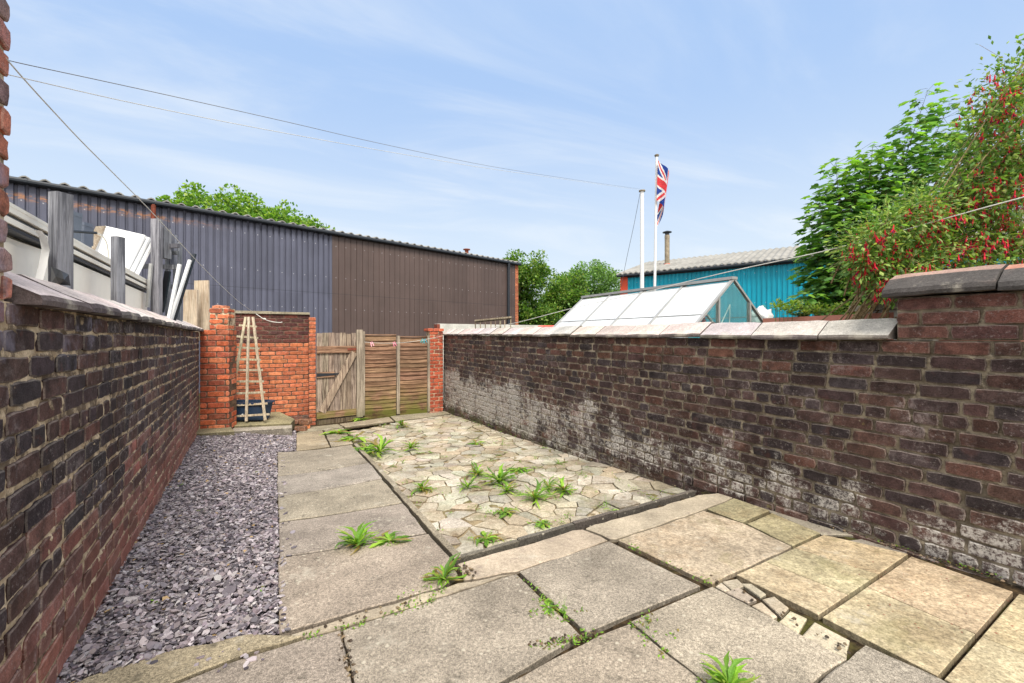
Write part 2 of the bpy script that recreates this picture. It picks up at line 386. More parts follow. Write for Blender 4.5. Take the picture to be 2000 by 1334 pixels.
# ---------------- brickwork ----------------
def brick(mb, x, z, w, h, col, proud=0, j=.0015, dep=.03, ch=.004):
    n1 = 4 if w > .15 else 3
    pts = []
    for i in range(n1): pts.append((w*i/n1, 0))
    for i in range(2): pts.append((w, h*i/2))
    for i in range(n1): pts.append((w-w*i/n1, h))
    for i in range(2): pts.append((0, h-h*i/2))
    k = len(pts); A = []; B = []; D = []; cr = min(.007, h*.12)
    for (px, pz) in pts:
        if px in (0, w) and pz in (0, h): px += cr*.7 if px == 0 else -cr*.7; pz += cr*.5 if pz == 0 else -cr*.5
        px += random.uniform(-j, j); pz += random.uniform(-j, j)
        ux = (px-w/2); uz = (pz-h/2)
        B.append((x+px, -proud+ch, z+pz)); D.append((x+px, dep, z+pz))
        A.append((x+w/2+ux*(1-2*ch/w*1.3), -proud+random.uniform(-.0007, .0007), z+h/2+uz*(1-2*ch/h*1.3)))
    fs = [tuple(range(k))]+[(k+i, k+(i+1) % k, (i+1) % k, i) for i in range(k)]+[(2*k+i, 2*k+(i+1) % k, k+(i+1) % k, k+i) for i in range(k)]
    mb.add(A+B+D, fs, col)
    for q in range(k): mb.c[-1-k-q] = tuple(a*.72+b*.28 for a, b in zip(col, (.36, .31, .26)))
def brickwork(L, ncourse, c, bl, tintf, ztop=0, jt=.011, hj=.0015, shear=0, x0=0, bond='stretch', proudf=None, endf=None, thick=.22, wob=.004, mdep=.009, mrough=.005, depth=.03):
    mb = MB(); mo = MB()
    for r in range(ncourse):
        z = ztop-(r+1)*c
        header = (bond == 'eng' and r % 9 == 5)
        pitch = bl/2 if header else bl
        x = x0-(pitch*.5 if r % 2 else 0)-random.uniform(0, .02)
        L1 = endf(r) if endf else x0+L
        while x < L1-.012:
            p = pitch*(1+random.uniform(-.05, .05))
            if bond == 'eng' and not header and random.random() < .16: p = bl*random.uniform(.45, .55)
            a = max(x, x0); b = min(x+p-jt, L1)
            if b-a > .02:
                zz = z+wob*noise.noise(Vector((a*1.3, r*.9, 1.7)))*1.5+jt/2
                pr = random.uniform(-.0025, .003)+(proudf(r, a) if proudf else 0)
                brick(mb, a, zz+shear*a, b-a, c-jt+random.uniform(-.002, .002), tintf(a, z, r), pr, hj, depth)
            x += p
    Lx = L; H = ncourse*c; nx = max(2, int(Lx/.03)); nz = max(2, int(H/.02))
    vs = []
    for i in range(nx+1):
        for k in range(nz+1):
            X = x0+Lx*i/nx; Z = ztop-H*k/nz
            y = mdep+mrough*noise.noise(Vector((X*14, Z*14, 3)))+mrough*.9*noise.noise(Vector((X*45, Z*45, 9)))
            if i in (0, nx) or k == 0: y = mdep
            vs.append((X, y, Z+shear*X))
    fs = [(i*(nz+1)+k, i*(nz+1)+k+1, (i+1)*(nz+1)+k+1, (i+1)*(nz+1)+k) for i in range(nx) for k in range(nz)]
    mo.add(vs, fs)
    e = [(x0, mdep, ztop), (x0+Lx, mdep, ztop), (x0+Lx, thick, ztop), (x0, thick, ztop)]
    e = [(a, b, cc+shear*a) for a, b, cc in e]+[(a, b, cc-H+shear*a) for a, b, cc in e]
    mo.add(e, [(0, 1, 2, 3), (1, 5, 6, 2), (2, 6, 7, 3), (3, 7, 4, 0), (7, 6, 5, 4)])
    return mb, mo
def pick(lst): return random.choice(lst)
DARK = [tuple(v*.80 for v in lin(c)) for c in ((86, 66, 64), (80, 64, 62), (76, 62, 62), (68, 60, 62), (90, 68, 62), (84, 66, 64), (72, 62, 64), (94, 72, 66))]
def t_right(a, z, r):
    c = pick(DARK)
    if z > -.28 and random.random() < .35: c = lin(pick([(104, 74, 66), (98, 68, 62), (110, 78, 66)]))
    elif random.random() < .03: c = lin(pick([(100, 72, 64), (96, 68, 60)]))
    return jit(c, .25, .025)
def t_left(a, z, r):
    c = lin(pick([(62, 52, 54), (68, 54, 54), (76, 58, 55), (58, 51, 54), (82, 61, 56)]))
    lo = max(0, min(1, (-z-.7)/.55))
    if random.random() < lo*.85: c = lin(pick([(130, 84, 76), (120, 80, 74), (110, 76, 72), (124, 88, 80), (100, 76, 72)]))
    elif random.random() < .1: c = lin(pick([(106, 72, 64), (100, 68, 62)]))
    return jit(c, .2, .03)
def t_orange(a, z, r): return jit(lin(pick([(180, 106, 74), (172, 100, 70), (188, 114, 80), (160, 92, 66)])), .14, .05)
def t_old_orange(a, z, r): return jit(lin(pick([(178, 92, 62), (190, 102, 70), (164, 82, 58), (152, 84, 64), (198, 118, 84)])), .2, .05)

# right wall
r0 = Vector((-1.50, 9.3)); r1 = Vector((3.058, 1.3)); RL = (r1-r0).length
rd = (r1-r0).normalized(); RSH = -.0070; RZ = 1.284
FR = frame(r0, r1, RZ)
def rs_of(Y): return (9.3-Y)/8.0*RL
RS = rs_of(2.575)
w = thing('garden_wall', 'long soot-dark brick wall on the right with pale sloping coping and white salt stains', 'wall', FR)
def proud_r(r, a):
    if a > 4.9 and r == 15: return .012
    if a <= 4.9 and r >= 17: return .012
    return 0
mb, mo = brickwork(RL, 22, .083, .235, t_right, shear=RSH, proudf=proud_r, bond='eng', hj=.0036, thick=.25, mrough=.008, mdep=.0085, jt=.011)
mb.build('brickwork', M['brick_right'], w); mo.build('mortar', M['mortar_right'], w)
mb, mo = brickwork(RL-RS, 3, .084, .25, lambda a, z, r: jit(lin(pick([(104, 74, 68), (96, 70, 66), (112, 78, 70)])), .12), ztop=.256, shear=RSH, x0=RS, hj=.0028, thick=.25, mrough=.008, mdep=.0085, jt=.011)
o = mb.build('brickwork', M['brick_right'], w); o = mo.build('mortar', M['mortar_right'], w)
def coping(parent, x0, x1, sec, topc, lipc, lpitch, zoff=0, shear=0, lipf=(), name='coping_stone', mat='coping', j=.004):
    x = x0; n = len(sec); k = 0
    while x < x1-.03:
        p = lpitch*(1+random.uniform(-.06, .06)); b = min(x+p-.008, x1)
        m = MB(); dz = random.uniform(-j, j); tl = random.uniform(-.006, .006); nx = 6
        tc_ = jit(topc[k % len(topc)], .1, .04); lc = jit(lipc, .2, .05)
        vs = []
        for i in range(nx+1):
            X = x+(b-x)*i/nx
            for q, (y, z) in enumerate(sec):
                e = .003*noise.noise(Vector((X*19, y*30, z*20+k)))*2
                ins = .004 if i in (0, nx) else 0
                vs.append((X-x+e*(.6 if i in (0, nx) else 0)*2, y+e+(ins if y < .1 else -ins), z+dz+zoff+shear*x+tl*(i/nx)+e-ins*(z > .01)))
        fs = [tuple(range(n))[::-1], tuple(nx*n+i for i in range(n))]; cs = [lc, lc]
        for i in range(nx):
            for q in range(n):
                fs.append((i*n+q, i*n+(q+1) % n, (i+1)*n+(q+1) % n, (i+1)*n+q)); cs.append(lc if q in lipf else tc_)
        m.add(vs, fs); m.c = cs
        o = m.build(name, M[mat], parent); o.location = (x, 0, 0)
        x += p; k += 1
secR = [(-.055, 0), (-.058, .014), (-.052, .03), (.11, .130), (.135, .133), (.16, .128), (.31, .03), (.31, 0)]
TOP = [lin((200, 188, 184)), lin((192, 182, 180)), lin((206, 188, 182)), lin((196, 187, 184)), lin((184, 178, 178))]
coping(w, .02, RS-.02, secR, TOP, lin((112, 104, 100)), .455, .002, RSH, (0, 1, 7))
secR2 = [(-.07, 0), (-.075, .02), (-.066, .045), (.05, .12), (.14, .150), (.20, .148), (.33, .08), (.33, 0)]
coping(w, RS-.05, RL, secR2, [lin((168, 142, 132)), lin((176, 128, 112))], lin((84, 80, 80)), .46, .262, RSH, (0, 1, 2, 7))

# left wall
LL = (LB-LA).length; near = .95
lp = LA-Ld*near; LT = LL+near+.27; LSH = -.0065; LZ = 1.357-LSH*near
FL = frame(lp, LB, LZ)
w = thing('garden_wall', 'left brick wall with creamy mortar, black bricks above and red below, beside the slate chippings', 'wall', FL)
mb, mo = brickwork(LT, 19, .083, .235, t_left, shear=LSH, bond='eng', hj=.0035, thick=.23, jt=.0125, wob=.009, mdep=.0065, mrough=.008)
mb.build('brickwork', M['brick_left'], w); mo.build('mortar', M['mortar_left'], w)
secL = [(-.06, 0), (-.064, .018), (-.056, .036), (.03, .080), (.15, .142), (.19, .145), (.36, .06), (.36, 0)]
TOPL = [lin((204, 194, 190)), lin((196, 186, 182)), lin((210, 200, 196))]
coping(w, near+.015, LT-.01, secL, TOPL, lin((98, 90, 90)), .50, .002, LSH, (0, 1, 7), j=.006)
# house corner at the left edge
hw = thing('house_wall', 'toothed red brick corner of the house at the left edge', 'house', frame(lp, LB, LZ+LSH*near))
ends = [near-.002-.0009*max(0, 24-r)**1.15+random.uniform(-.006, .004) for r in range(24)]
mb, mo = brickwork(near-.03, 24, .083, .215, lambda a, z, r: jit(lin(pick([(164, 112, 104), (140, 108, 108), (178, 112, 92), (150, 118, 114)])), .15), ztop=24*.083, endf=lambda r: ends[r], bond='eng', hj=.006, thick=.3, jt=.015, mrough=.004, depth=.21)
mb.build('brickwork', M['brick_left'], hw); mo.build('mortar', M['mortar_left'], hw)

# bay, pillars
def brick_box(name, label, M4, Lx, depth, nc, c, tintf, mort='mortar_dark', bl=.225, mat='brick_orange', **kw):
    """pillar with real brickwork on its front and both sides"""
    t = thing(name, label, 'pillar', M4)
    mb, mo = brickwork(Lx, nc, c, bl, tintf, thick=depth, jt=.010, **kw)
    b = mb
    for side in (0, 1):
        s_, _ = brickwork(depth-.02, nc, c, bl, tintf, thick=.1, jt=.010, **kw)
        Mx = Matrix.Translation((Lx-.004, .012, 0))@Matrix.Rotation(R(90), 4, 'Z') if side == 0 else Matrix.Translation((.004, depth-.008, 0))@Matrix.Rotation(R(-90), 4, 'Z')
        o_ = len(b.v); b.v += [tuple(Mx@Vector(v)) for v in s_.v]; b.f += [[i+o_ for i in f] for f in s_.f]; b.c += s_.c
    b.build('brickwork', M[mat], t)
    m2 = MB(); m2.box((.004, .006, -nc*c), (Lx-.004, depth-.006, -.006)); m2.build('mortar', M[mort], t)
    return t
def pxy(x, Y): return Vector(((x-1000)/F*Y, Y))
pa = pxy(390, 6.22); pb = pxy(447, 6.32)
t = brick_box('brick_pillar', 'broad weathered orange brick pillar left of the trellis', frame(pa, pb, 1.36), (pb-pa).length, .34, 19, .083, t_old_orange)
mb, mo = brickwork(.24, 4, .080, .20, t_old_orange, ztop=.318, x0=(pb-pa).length-.25, thick=.3, hj=.008, jt=.014, mrough=.012, depth=.25)
mb.build('brickwork', M['brick_orange'], t); mo.build('mortar', M['mortar_left'], t)
m = MB()
for i in range(5):
    brick(m, (pb-pa).length-.25+random.uniform(0, .1), .318-.02, .1, .05+random.uniform(0, .03), jit(lin((190, 120, 90)), .2), random.uniform(-.15, -.02), .01, .2)
m.build('rubble', M['brick_orange'], t)
ba = pxy(440, 7.40); bb = pxy(606, 7.98)
BL_ = (bb-ba).length
wall = thing('brick_wall', 'bright orange brick wall with a dark painted top, behind the wooden trellis', 'wall', frame(ba, bb, 1.665))
def t_bay(a, z, r):
    if r < 7: return jit(lin(pick([(96, 58, 52), (86, 54, 50), (104, 62, 54), (78, 50, 48)])), .15)
    if r > 24: return jit(lin(pick([(120, 84, 70), (98, 80, 70)])), .15)
    return t_orange(a, z, r)
mb, mo = brickwork(BL_, 27, .075, .225, t_bay, thick=.2, jt=.009)
mb.build('brickwork', M['brick_orange'], wall); mo.build('mortar', M['mortar_dark'], wall)
m = MB(); m.prism([(-.03, 0), (-.03, .045), (.22, .06), (.22, 0)], 0, BL_*.53, lin((150, 142, 124))); m.build('coping_stone', M['slab'], wall)
m = MB(); m.prism([(-.035, .002), (-.035, .04), (.22, .055), (.22, .002)], BL_*.532, BL_-.01, lin((158, 150, 130))); m.build('coping_stone', M['slab'], wall)
# side return of the bay
sa = pb+Vector((-.03, .02)); sb = pxy(444, 7.45)
m = thing('brick_wall', 'side wall of the bay running back from the broad pillar', 'wall', frame(sb, sa, 1.36))
q = MB(); q.box((0, .02, -1.6), ((sa-sb).length, .2, 0), lin((150, 80, 56))); 
# pillar 2
pa = pxy(603.5, 7.86); pb = pxy(617, 7.92)
# thin pillar; front of header bricks
brick_box('brick_pillar', 'thin bright orange brick pillar between the bay and the gate', frame(pa, pb, 1.62), (pb-pa).length, .30, 27, .075, t_orange, bl=.6)
bpy.data.objects.remove(m)
pa = pxy(839.5, 9.02); pb = pxy(865.5, 9.17)
t3 = brick_box('brick_pillar', 'square red brick pillar where the fence meets the right wall', frame(pa, pb, 1.37), (pb-pa).length, .25, 23, .078, lambda a, z, r: jit(lin(pick([(168, 82, 58), (150, 74, 54), (176, 92, 66), (124, 70, 56)])), .15), mort='mortar_left')
m = MB()
for k in range(3):
    brick(m, -.05+k*.122, 0.0, .114, .062, jit(lin((186, 96, 70)), .15), .02, .003, .25)
m.build('cap', M['brick_orange'], t3)

# ---------------- ground, paving ----------------
m = MB()
xs = [-500, -120, -40, -15, -8]+[-7+i*.5 for i in range(25)]+[6, 8, 15, 40, 120, 500]
ys = [-60, -10, -3]+[-2+i*.5 for i in range(27)]+[14, 20, 40, 120, 600]
vs = [(x, y, Zg(x, y)-.16-(.0 if y < 12 else .3)) for x in xs for y in ys]; ny = len(ys)
m.add(vs, [(i*ny+k, (i+1)*ny+k, (i+1)*ny+k+1, i*ny+k+1) for i in range(len(xs)-1) for k in range(ny-1)])
tag(m.build('ground', M['soil']), kind='structure')

def shrink(poly, d):
    n = len(poly); a = sum(poly[i].x*poly[(i+1) % n].y-poly[(i+1) % n].x*poly[i].y for i in range(n))
    if a < 0: poly = poly[::-1]
    out = []
    for i in range(n):
        p0, p, p1 = poly[i-1], poly[i], poly[(i+1) % n]
        e0 = (p-p0).normalized(); e1 = (p1-p).normalized()
        n0 = Vector((-e0.y, e0.x)); n1 = Vector((-e1.y, e1.x)); b = n0+n1
        if b.length < .2: out.append(p+n0*d); continue
        b.normalize(); out.append(p+b*min(d/max(.35, b.dot(n0)), 3*d))
    return out
def slab(mb, poly, col, dz=0, gap=.006, th=.06, step=.07, j=.003, tilt=.002, ch=.005, zf=None):
    poly = shrink(poly, gap)
    pts = []
    n = len(poly)
    for i in range(n):
        a, b = poly[i], poly[(i+1) % n]; L = (b-a).length; k = max(1, int(L/step))
        for q in range(k):
            p = a.lerp(b, q/k); s = Vector((noise.noise(Vector((p.x*9, p.y*9, 1))), noise.noise(Vector((p.x*9, p.y*9, 7)))))*j*2
            s += Vector((random.uniform(-j, j), random.uniform(-j, j)))*.35
            pts.append(p+s)
    c = sum(poly, Vector((0, 0)))/n
    tx, ty = random.uniform(-tilt, tilt), random.uniform(-tilt, tilt)
    def z(p): return (zf(p.x, p.y) if zf else Zg(p.x, p.y))+dz+(p.x-c.x)*tx+(p.y-c.y)*ty
    k = len(pts); A = []; B = []; D = []
    for p in pts:
        ip = p+(c-p).normalized()*ch*(1+random.uniform(0, .9)); A.append((ip.x, ip.y, z(p))); B.append((p.x, p.y, z(p)-ch)); D.append((p.x, p.y, z(p)-th))
    fs = [tuple(range(k))]+[(k+i, k+(i+1) % k, (i+1) % k, i) for i in range(k)]+[(2*k+i, 2*k+(i+1) % k, k+(i+1) % k, k+i) for i in range(k)]
    mb.add(A+B+D, fs, col)
    for q in range(k): mb.c[-1-q] = tuple(v*.6 for v in col)   # sides darker than the top
GREY = [lin((162, 152, 138)), lin((155, 146, 133)), lin((168, 158, 142)), lin((152, 144, 132))]
YEL = lin((184, 170, 140)); SANDC = lin((176, 162, 142)); GRN = lin((160, 152, 122)); BAND = lin((178, 164, 146))
def pxp(pts): return [gp(x, y) for x, y in pts]
path = MB()
PT = [(540, 883, 688, 868), (540, 930, 722, 903), (540, 969, 748, 934), (541, 1020, 790, 981), (541.5, 1090, 838, 1041)]
for i in range(4):
    a = PT[i]; b = PT[i+1]
    slab(path, pxp([(a[0], a[1]), (a[2], a[3]), (b[2], b[3]), (b[0], b[1])]), jit(GREY[(i*3) % 4], .14), gap=.007 if i in (1,) else .014)
slab(path, pxp([(541.5, 1090), (838, 1041), (884, 1092), (896, 1122), (862, 1146), (543, 1238)]), jit(GREY[0], .03))
for pl in ([(578, 846), (630, 840), (645, 872), (578, 880)], [(632, 840), (672, 836), (690, 866), (646, 872)], [(600, 834), (660, 828), (672, 834), (580, 845)],
           [(662, 828), (760, 814), (770, 822), (674, 834)], [(762, 813), (868, 800), (880, 808), (772, 822)]):
    slab(path, pxp(pl), jit(lin((158, 146, 126)), .1), j=.006)
tag(path.build('path', M['slab']), kind='structure')
pat = MB()
slab(pat, pxp([(667, 1229), (1009, 1119), (1138, 1240), (975, 1334), (960, 1420), (700, 1420), (690, 1334)]), GREY[0], gap=.005, ch=.004)
slab(pat, pxp([(345, 1334), (450, 1292), (600, 1245), (667, 1229), (690, 1334), (700, 1420), (300, 1420)]), jit(GREY[1], .03), gap=.005, ch=.004)
slab(pat, pxp([(1012, 1115), (1190, 1056), (1370, 1144), (1145, 1236)]), GREY[1], gap=.005, ch=.004)
slab(pat, pxp([(1388, 1143), (1460, 1179), (1510, 1206), (1561, 1235), (1656, 1287), (1590, 1333), (1480, 1420), (1390, 1345), (1230, 1212)]), GREY[2], gap=.005, ch=.004)
slab(pat, pxp([(1230, 1215), (1379, 1334), (1450, 1400), (1440, 1500), (900, 1500), (985, 1334), (1165, 1240)]), jit(GREY[0], .05), gap=.005, ch=.004)
slab(pat, pxp([(1689, 1256), (1838, 1323), (1980, 1400), (1600, 1480), (1500, 1420), (1592, 1334)]), GREY[3], gap=.005, ch=.004)
band = MB()
slab(band, pxp([(548, 1243), (700, 1196), (858, 1149), (900, 1137), (1009, 1117), (840, 1172), (667, 1226), (600, 1243)]), jit(BAND, .08), -.004, j=.008)
slab(band, pxp([(893, 1098), (1020, 1063), (1120, 1034), (1140, 1030), (1190, 1053), (1100, 1086), (1010, 1112), (905, 1132)]), BAND, -.006, j=.008)
slab(band, pxp([(1140, 1029), (1240, 1002), (1362, 966), (1440, 958), (1440, 968), (1374, 995), (1206, 1052), (1190, 1051)]), jit(BAND, .1), -.003, j=.008)
slab(pat, pxp([(60, 1380), (162, 1325), (332, 1271), (492, 1237), (543, 1241), (600, 1243), (448, 1291), (339, 1334), (200, 1420)]), lin((166, 154, 130)), .006, j=.01)
slab(band, pxp([(1440, 972), (1495, 976), (1600, 1016), (1690, 1043), (1604, 1040), (1505, 997), (1433, 972)]), jit(GREY[3], .05), -.012, j=.008)
pat2 = MB()
slab(pat2, pxp([(1206, 1054), (1266, 1034), (1374, 997), (1452, 1022), (1550, 1068), (1388, 1140)]), SANDC, .002, j=.005, gap=.005)
slab(pat2, pxp([(1379, 994), (1433, 972), (1505, 997), (1451, 1021)]), GRN, .002, j=.004)
slab(pat2, pxp([(1458, 1021), (1507, 1000), (1604, 1040), (1550, 1067)]), jit(GRN, .1), -.002, j=.004)
def quadsplit(q, n, gap=.002):
    a, b, c, d = [Vector(v) for v in q]
    for i in range(n):
        s, e = i/n, (i+1)/n
        slab(pat2, pxp([a.lerp(d, s), b.lerp(c, s), b.lerp(c, e), a.lerp(d, e)]), jit(YEL, .05), .004, gap=.0032, j=.001, ch=.003, step=.2, tilt=0)
quadsplit(((1437, 1123), (1600, 1203), (1775, 1083), (1608, 1045)), 3)
quadsplit(((1605, 1206), (1833, 1323), (1980, 1157), (1779, 1087)), 2)
quadsplit(((1842, 1327), (2120, 1470), (2240, 1230), (1988, 1160)), 2)
for pl in ([(1692, 1043), (1775, 1075), (1775, 1082), (1640, 1050)], ):
    slab(band, pxp(pl), jit(GREY[3], .05), -.02)
# broken edging stones
for pl in ([(1410, 1130), (1440, 1125), (1458, 1140), (1430, 1150)], [(1392, 1140), (1408, 1132), (1428, 1150), (1412, 1152)], [(1412, 1153), (1445, 1145), (1482, 1170), (1462, 1176)],
           [(1446, 1136), (1466, 1134), (1496, 1156), (1486, 1164)], [(1488, 1166), (1508, 1160), (1544, 1184), (1525, 1200)], [(1466, 1180), (1488, 1172), (1518, 1200), (1508, 1206)],
           [(1518, 1206), (1545, 1188), (1580, 1204), (1562, 1232)], [(1566, 1236), (1590, 1210), (1664, 1246), (1652, 1283)]):
    slab(band, pxp(pl), jit(lin((186, 176, 156)), .1), -.008+random.uniform(-.005, .005), j=.006, tilt=.02, gap=.003)
tag(pat.build('patio', M['slab']), kind='structure'); tag(pat2.build('sandstone_paving', M['sand']), kind='structure'); tag(band.build('patio_edging', M['coping']), kind='structure')

# kerbs
def kerb(px0, px1, n, wd, top, col, side):
    a = gp(*px0); b = gp(*px1); d = (b-a).normalized(); nn = Vector((-d.y, d.x))*side; mbk = MB(); L = (b-a).length
    s = 0; k = 0
    while s < L-.02:
        e = min(L, s+L/n*random.uniform(.9, 1.1)); e = L if L-e < .04 else e; o = random.uniform(-.006, .006)
        slab(mbk, [a+d*s+nn*o, a+d*(e)+nn*o, a+d*(e)+nn*(wd+o), a+d*s+nn*(wd+o)], jit(col, .1), top+random.uniform(-.006, .006), gap=.002, th=.2, j=.003)
        s = e
    return mbk
k1 = kerb((690, 867), (889, 1093), 5, .05, .008, lin((150, 140, 122)), 1)
k2 = kerb((888, 1094), (1360, 961), 5, .038, .014, lin((112, 106, 98)), 1)
o = len(k1.v); k1.v += k2.v; k1.f += [[i+o for i in f] for f in k2.f]; k1.c += k2.c
tag(k1.build('kerb', M['slab']), kind='structure')
# crazy paving (voronoi stones)
creg = [gp(x, y, -.0) for x, y in ((697, 866), (900, 1089), (1362, 957), (1400, 944), (868, 801), (770, 823), (680, 836))]
def inside(p, poly):
    c = False; n = len(poly)
    for i in range(n):
        a, b = poly[i], poly[(i+1) % n]
        if (a.y > p.y) != (b.y > p.y) and p.x < (b.x-a.x)*(p.y-a.y)/(b.y-a.y)+a.x: c = not c
    return c
def clip(poly, p, n):
    out = []
    for i in range(len(poly)):
        a, b = poly[i], poly[(i+1) % len(poly)]; da = (a-p).dot(n); db = (b-p).dot(n)
        if da <= 0: out.append(a)
        if (da < 0) != (db < 0) and da != db: out.append(a.lerp(b, da/(da-db)))
    return out
pts = []; tries = 0
rr = random.Random(5)
while tries < 5000 and len(pts) < 640:
    tries += 1; p = Vector((rr.uniform(-4.6, 2), rr.uniform(2.2, 9.4)))
    if not inside(p, creg) : continue
    md = .075+.24*rr.random()**2.2
    if all(Vector(((p-q).x*1.0+(p-q).y*.35, (p-q).y*.8)).length > md for q in pts): pts.append(p)
cz = MB()
def Zc(x, y):
    return Zg(x, y)-.055*max(0, min(1, (8.6-y)/2.0))-.012+.008*noise.noise(Vector((x*2, y*2, 0)))
for p in pts:
    poly = [p+Vector((math.cos(t*math.pi/4), math.sin(t*math.pi/4)))*.34 for t in range(8)]
    for q in pts:
        if q is p or (q-p).length > .7: continue
        poly = clip(poly, (p+q)/2, q-p)
        if len(poly) < 3: break
    if len(poly) < 3: continue
    ok = []
    for v in poly: ok.append(v)
    # keep to region
    cc = sum(ok, Vector((0, 0)))/len(ok)
    for v in ok:
        g = 0
        while not inside(v, creg) and g < 14: v += (p-v)*.12; g += 1
    ar = abs(sum(ok[i].x*ok[(i+1) % len(ok)].y-ok[(i+1) % len(ok)].x*ok[i].y for i in range(len(ok))))/2
    if ar < .002: continue
    slab(cz, ok, jit(lin(rr.choice([(186, 178, 160), (178, 172, 156), (170, 160, 140), (192, 186, 170), (164, 158, 144), (178, 166, 146)])), .1), rr.uniform(-.015, .001), gap=rr.uniform(.001, .009), j=.007, step=.04, tilt=.022, ch=.0025, zf=Zc)
tag(cz.build('crazy_paving', M['crazy']), kind='structure')
# bedding sheet under the crazy paving: sandy mortar with moss
bm_ = MB(); nx = 120; ny = 160; vs = []
for i in range(nx+1):
    for k in range(ny+1):
        x = -4.2+6.2*i/nx; y = 2.0+7.5*k/ny; vs.append((x, y, Zc(x, y)-.0165+.011*noise.noise(Vector((x*9, y*9, 2)))))
fs = []
for i in range(nx):
    for k in range(ny):
        q = Vector((-4.2+6.2*(i+.5)/nx, 2.0+7.5*(k+.5)/ny))
        if inside(q, creg): fs.append((i*(ny+1)+k, (i+1)*(ny+1)+k, (i+1)*(ny+1)+k+1, i*(ny+1)+k+1))
bm_.add(vs, fs)
def bed():
    t = NT('paving_bed'); n = t.noise(14, 5, .7); n2 = t.noise(1.8, 4, .6)
    c = t.mix(t.rng(n, .35, .65), lin((90, 78, 58)), lin((156, 140, 112)))
    c = t.mix(t.math('MULTIPLY', t.rng(n2, .5, .6), .55), c, lin((90, 92, 44)))
    return t.out(c, .95, n, 1, .012, .1)
M['bed'] = bed()
js = MB(); nx = 110; ny = 120; vs = []
for i in range(nx+1):
    for k in range(ny+1):
        x = -4.6+8.8*i/nx; y = .7+9.0*k/ny; vs.append((x, y, Zg(x, y)-.027+.012*noise.noise(Vector((x*11, y*11, 5)))))
fs = []
for i in range(nx):
    for k in range(ny):
        q = Vector((-4.6+8.8*(i+.5)/nx, .7+9.0*(k+.5)/ny))
        if not any(inside(q+Vector(d), creg) for d in ((.06, 0), (-.06, 0), (0, .06), (0, -.06), (0, 0))): fs.append((i*(ny+1)+k, (i+1)*(ny+1)+k, (i+1)*(ny+1)+k+1, i*(ny+1)+k+1))
js.add(vs, fs)
tag(js.build('joint_soil', M['soil']), kind='structure')
tag(bm_.build('paving_bed', M['bed']), kind='structure')

# ---------------- slate chippings ----------------
sl = MB(); rr = random.Random(3)
gA = [gp(x, y) for x, y in ((60, 1400), (165, 1240), (383, 850), (460, 848), (577, 838), (578, 880), (540, 883), (543, 1238), (492, 1240), (332, 1275), (162, 1330))]
gA[0] = gp(20, 1420)
SC = [lin(c) for c in ((142, 135, 140), (120, 114, 121), (162, 154, 159), (98, 92, 99), (180, 173, 177), (128, 117, 124), (76, 71, 77), (146, 137, 139))]
xs0 = min(p.x for p in gA); xs1 = max(p.x for p in gA); ys0 = min(p.y for p in gA); ys1 = max(p.y for p in gA)
cnt = 0
stray = [gp(548+rr.expovariate(1/7), rr.uniform(890, 1235)) for _ in range(60)]+[gp(rr.uniform(150, 560), 1300+rr.uniform(-30, 15)) for _ in range(30)]
while cnt < 35000:
    x = rr.uniform(xs0, xs1); y = ys0+(ys1-ys0)*rr.random()
    if cnt < len(stray): x, y = stray[cnt]
    elif not inside(Vector((x, y)), gA): continue
    if cnt >= 90 and y > 3.5 and rr.random() < .25: continue
    cnt += 1
    r = rr.choice((.006, .008, .010, .012, .015, .021))*(1.1 if y < 2.5 else 1.15)
    if rr.random() < .01: r *= 1.9
    n = rr.choice((4, 5, 5, 6)); an = rr.uniform(0, 6.28); el = rr.uniform(.45, .8)
    Mx = Matrix.Translation((x, y, Zg(x, y)+(-.022+rr.random()**.8*.034 if cnt > 90 else .004)))@Matrix.Rotation(rr.uniform(0, 6.28), 4, 'Z')@Matrix.Rotation(rr.gauss(0, .38 if cnt > 90 else .05), 4, 'X')@Matrix.Rotation(rr.gauss(0, .30), 4, 'Y')
    th = rr.uniform(.002, .005)
    ring = [(math.cos(an+6.283*k/n+rr.uniform(-.35, .35))*r*rr.uniform(.75, 1.1), math.sin(an+6.283*k/n)*r*el*rr.uniform(.8, 1.1)) for k in range(n)]
    vs = [Mx@Vector((a, b, th)) for a, b in ring]+[Mx@Vector((a*1.03, b*1.03, -th*.2)) for a, b in ring]
    c = jit(rr.choice(SC), .15, .03)
    if rr.random() < .008: c = lin((176, 150, 110))
    sl.add(vs, [tuple(range(n))]+[(n+k, n+(k+1) % n, (k+1) % n, k) for k in range(n)], c)
tag(sl.build('slate_chippings', M['slate']), 'plum grey slate chippings filling the strip along the left brick wall', 'chippings', kind='stuff')
gb = MB(); ring = [(p.x, p.y, Zg(p.x, p.y)-.02) for p in gA]; gb.add(ring, [tuple(range(len(ring)))], lin((40, 36, 40)))
tag(gb.build('gravel_bed', M['slate']), kind='structure')

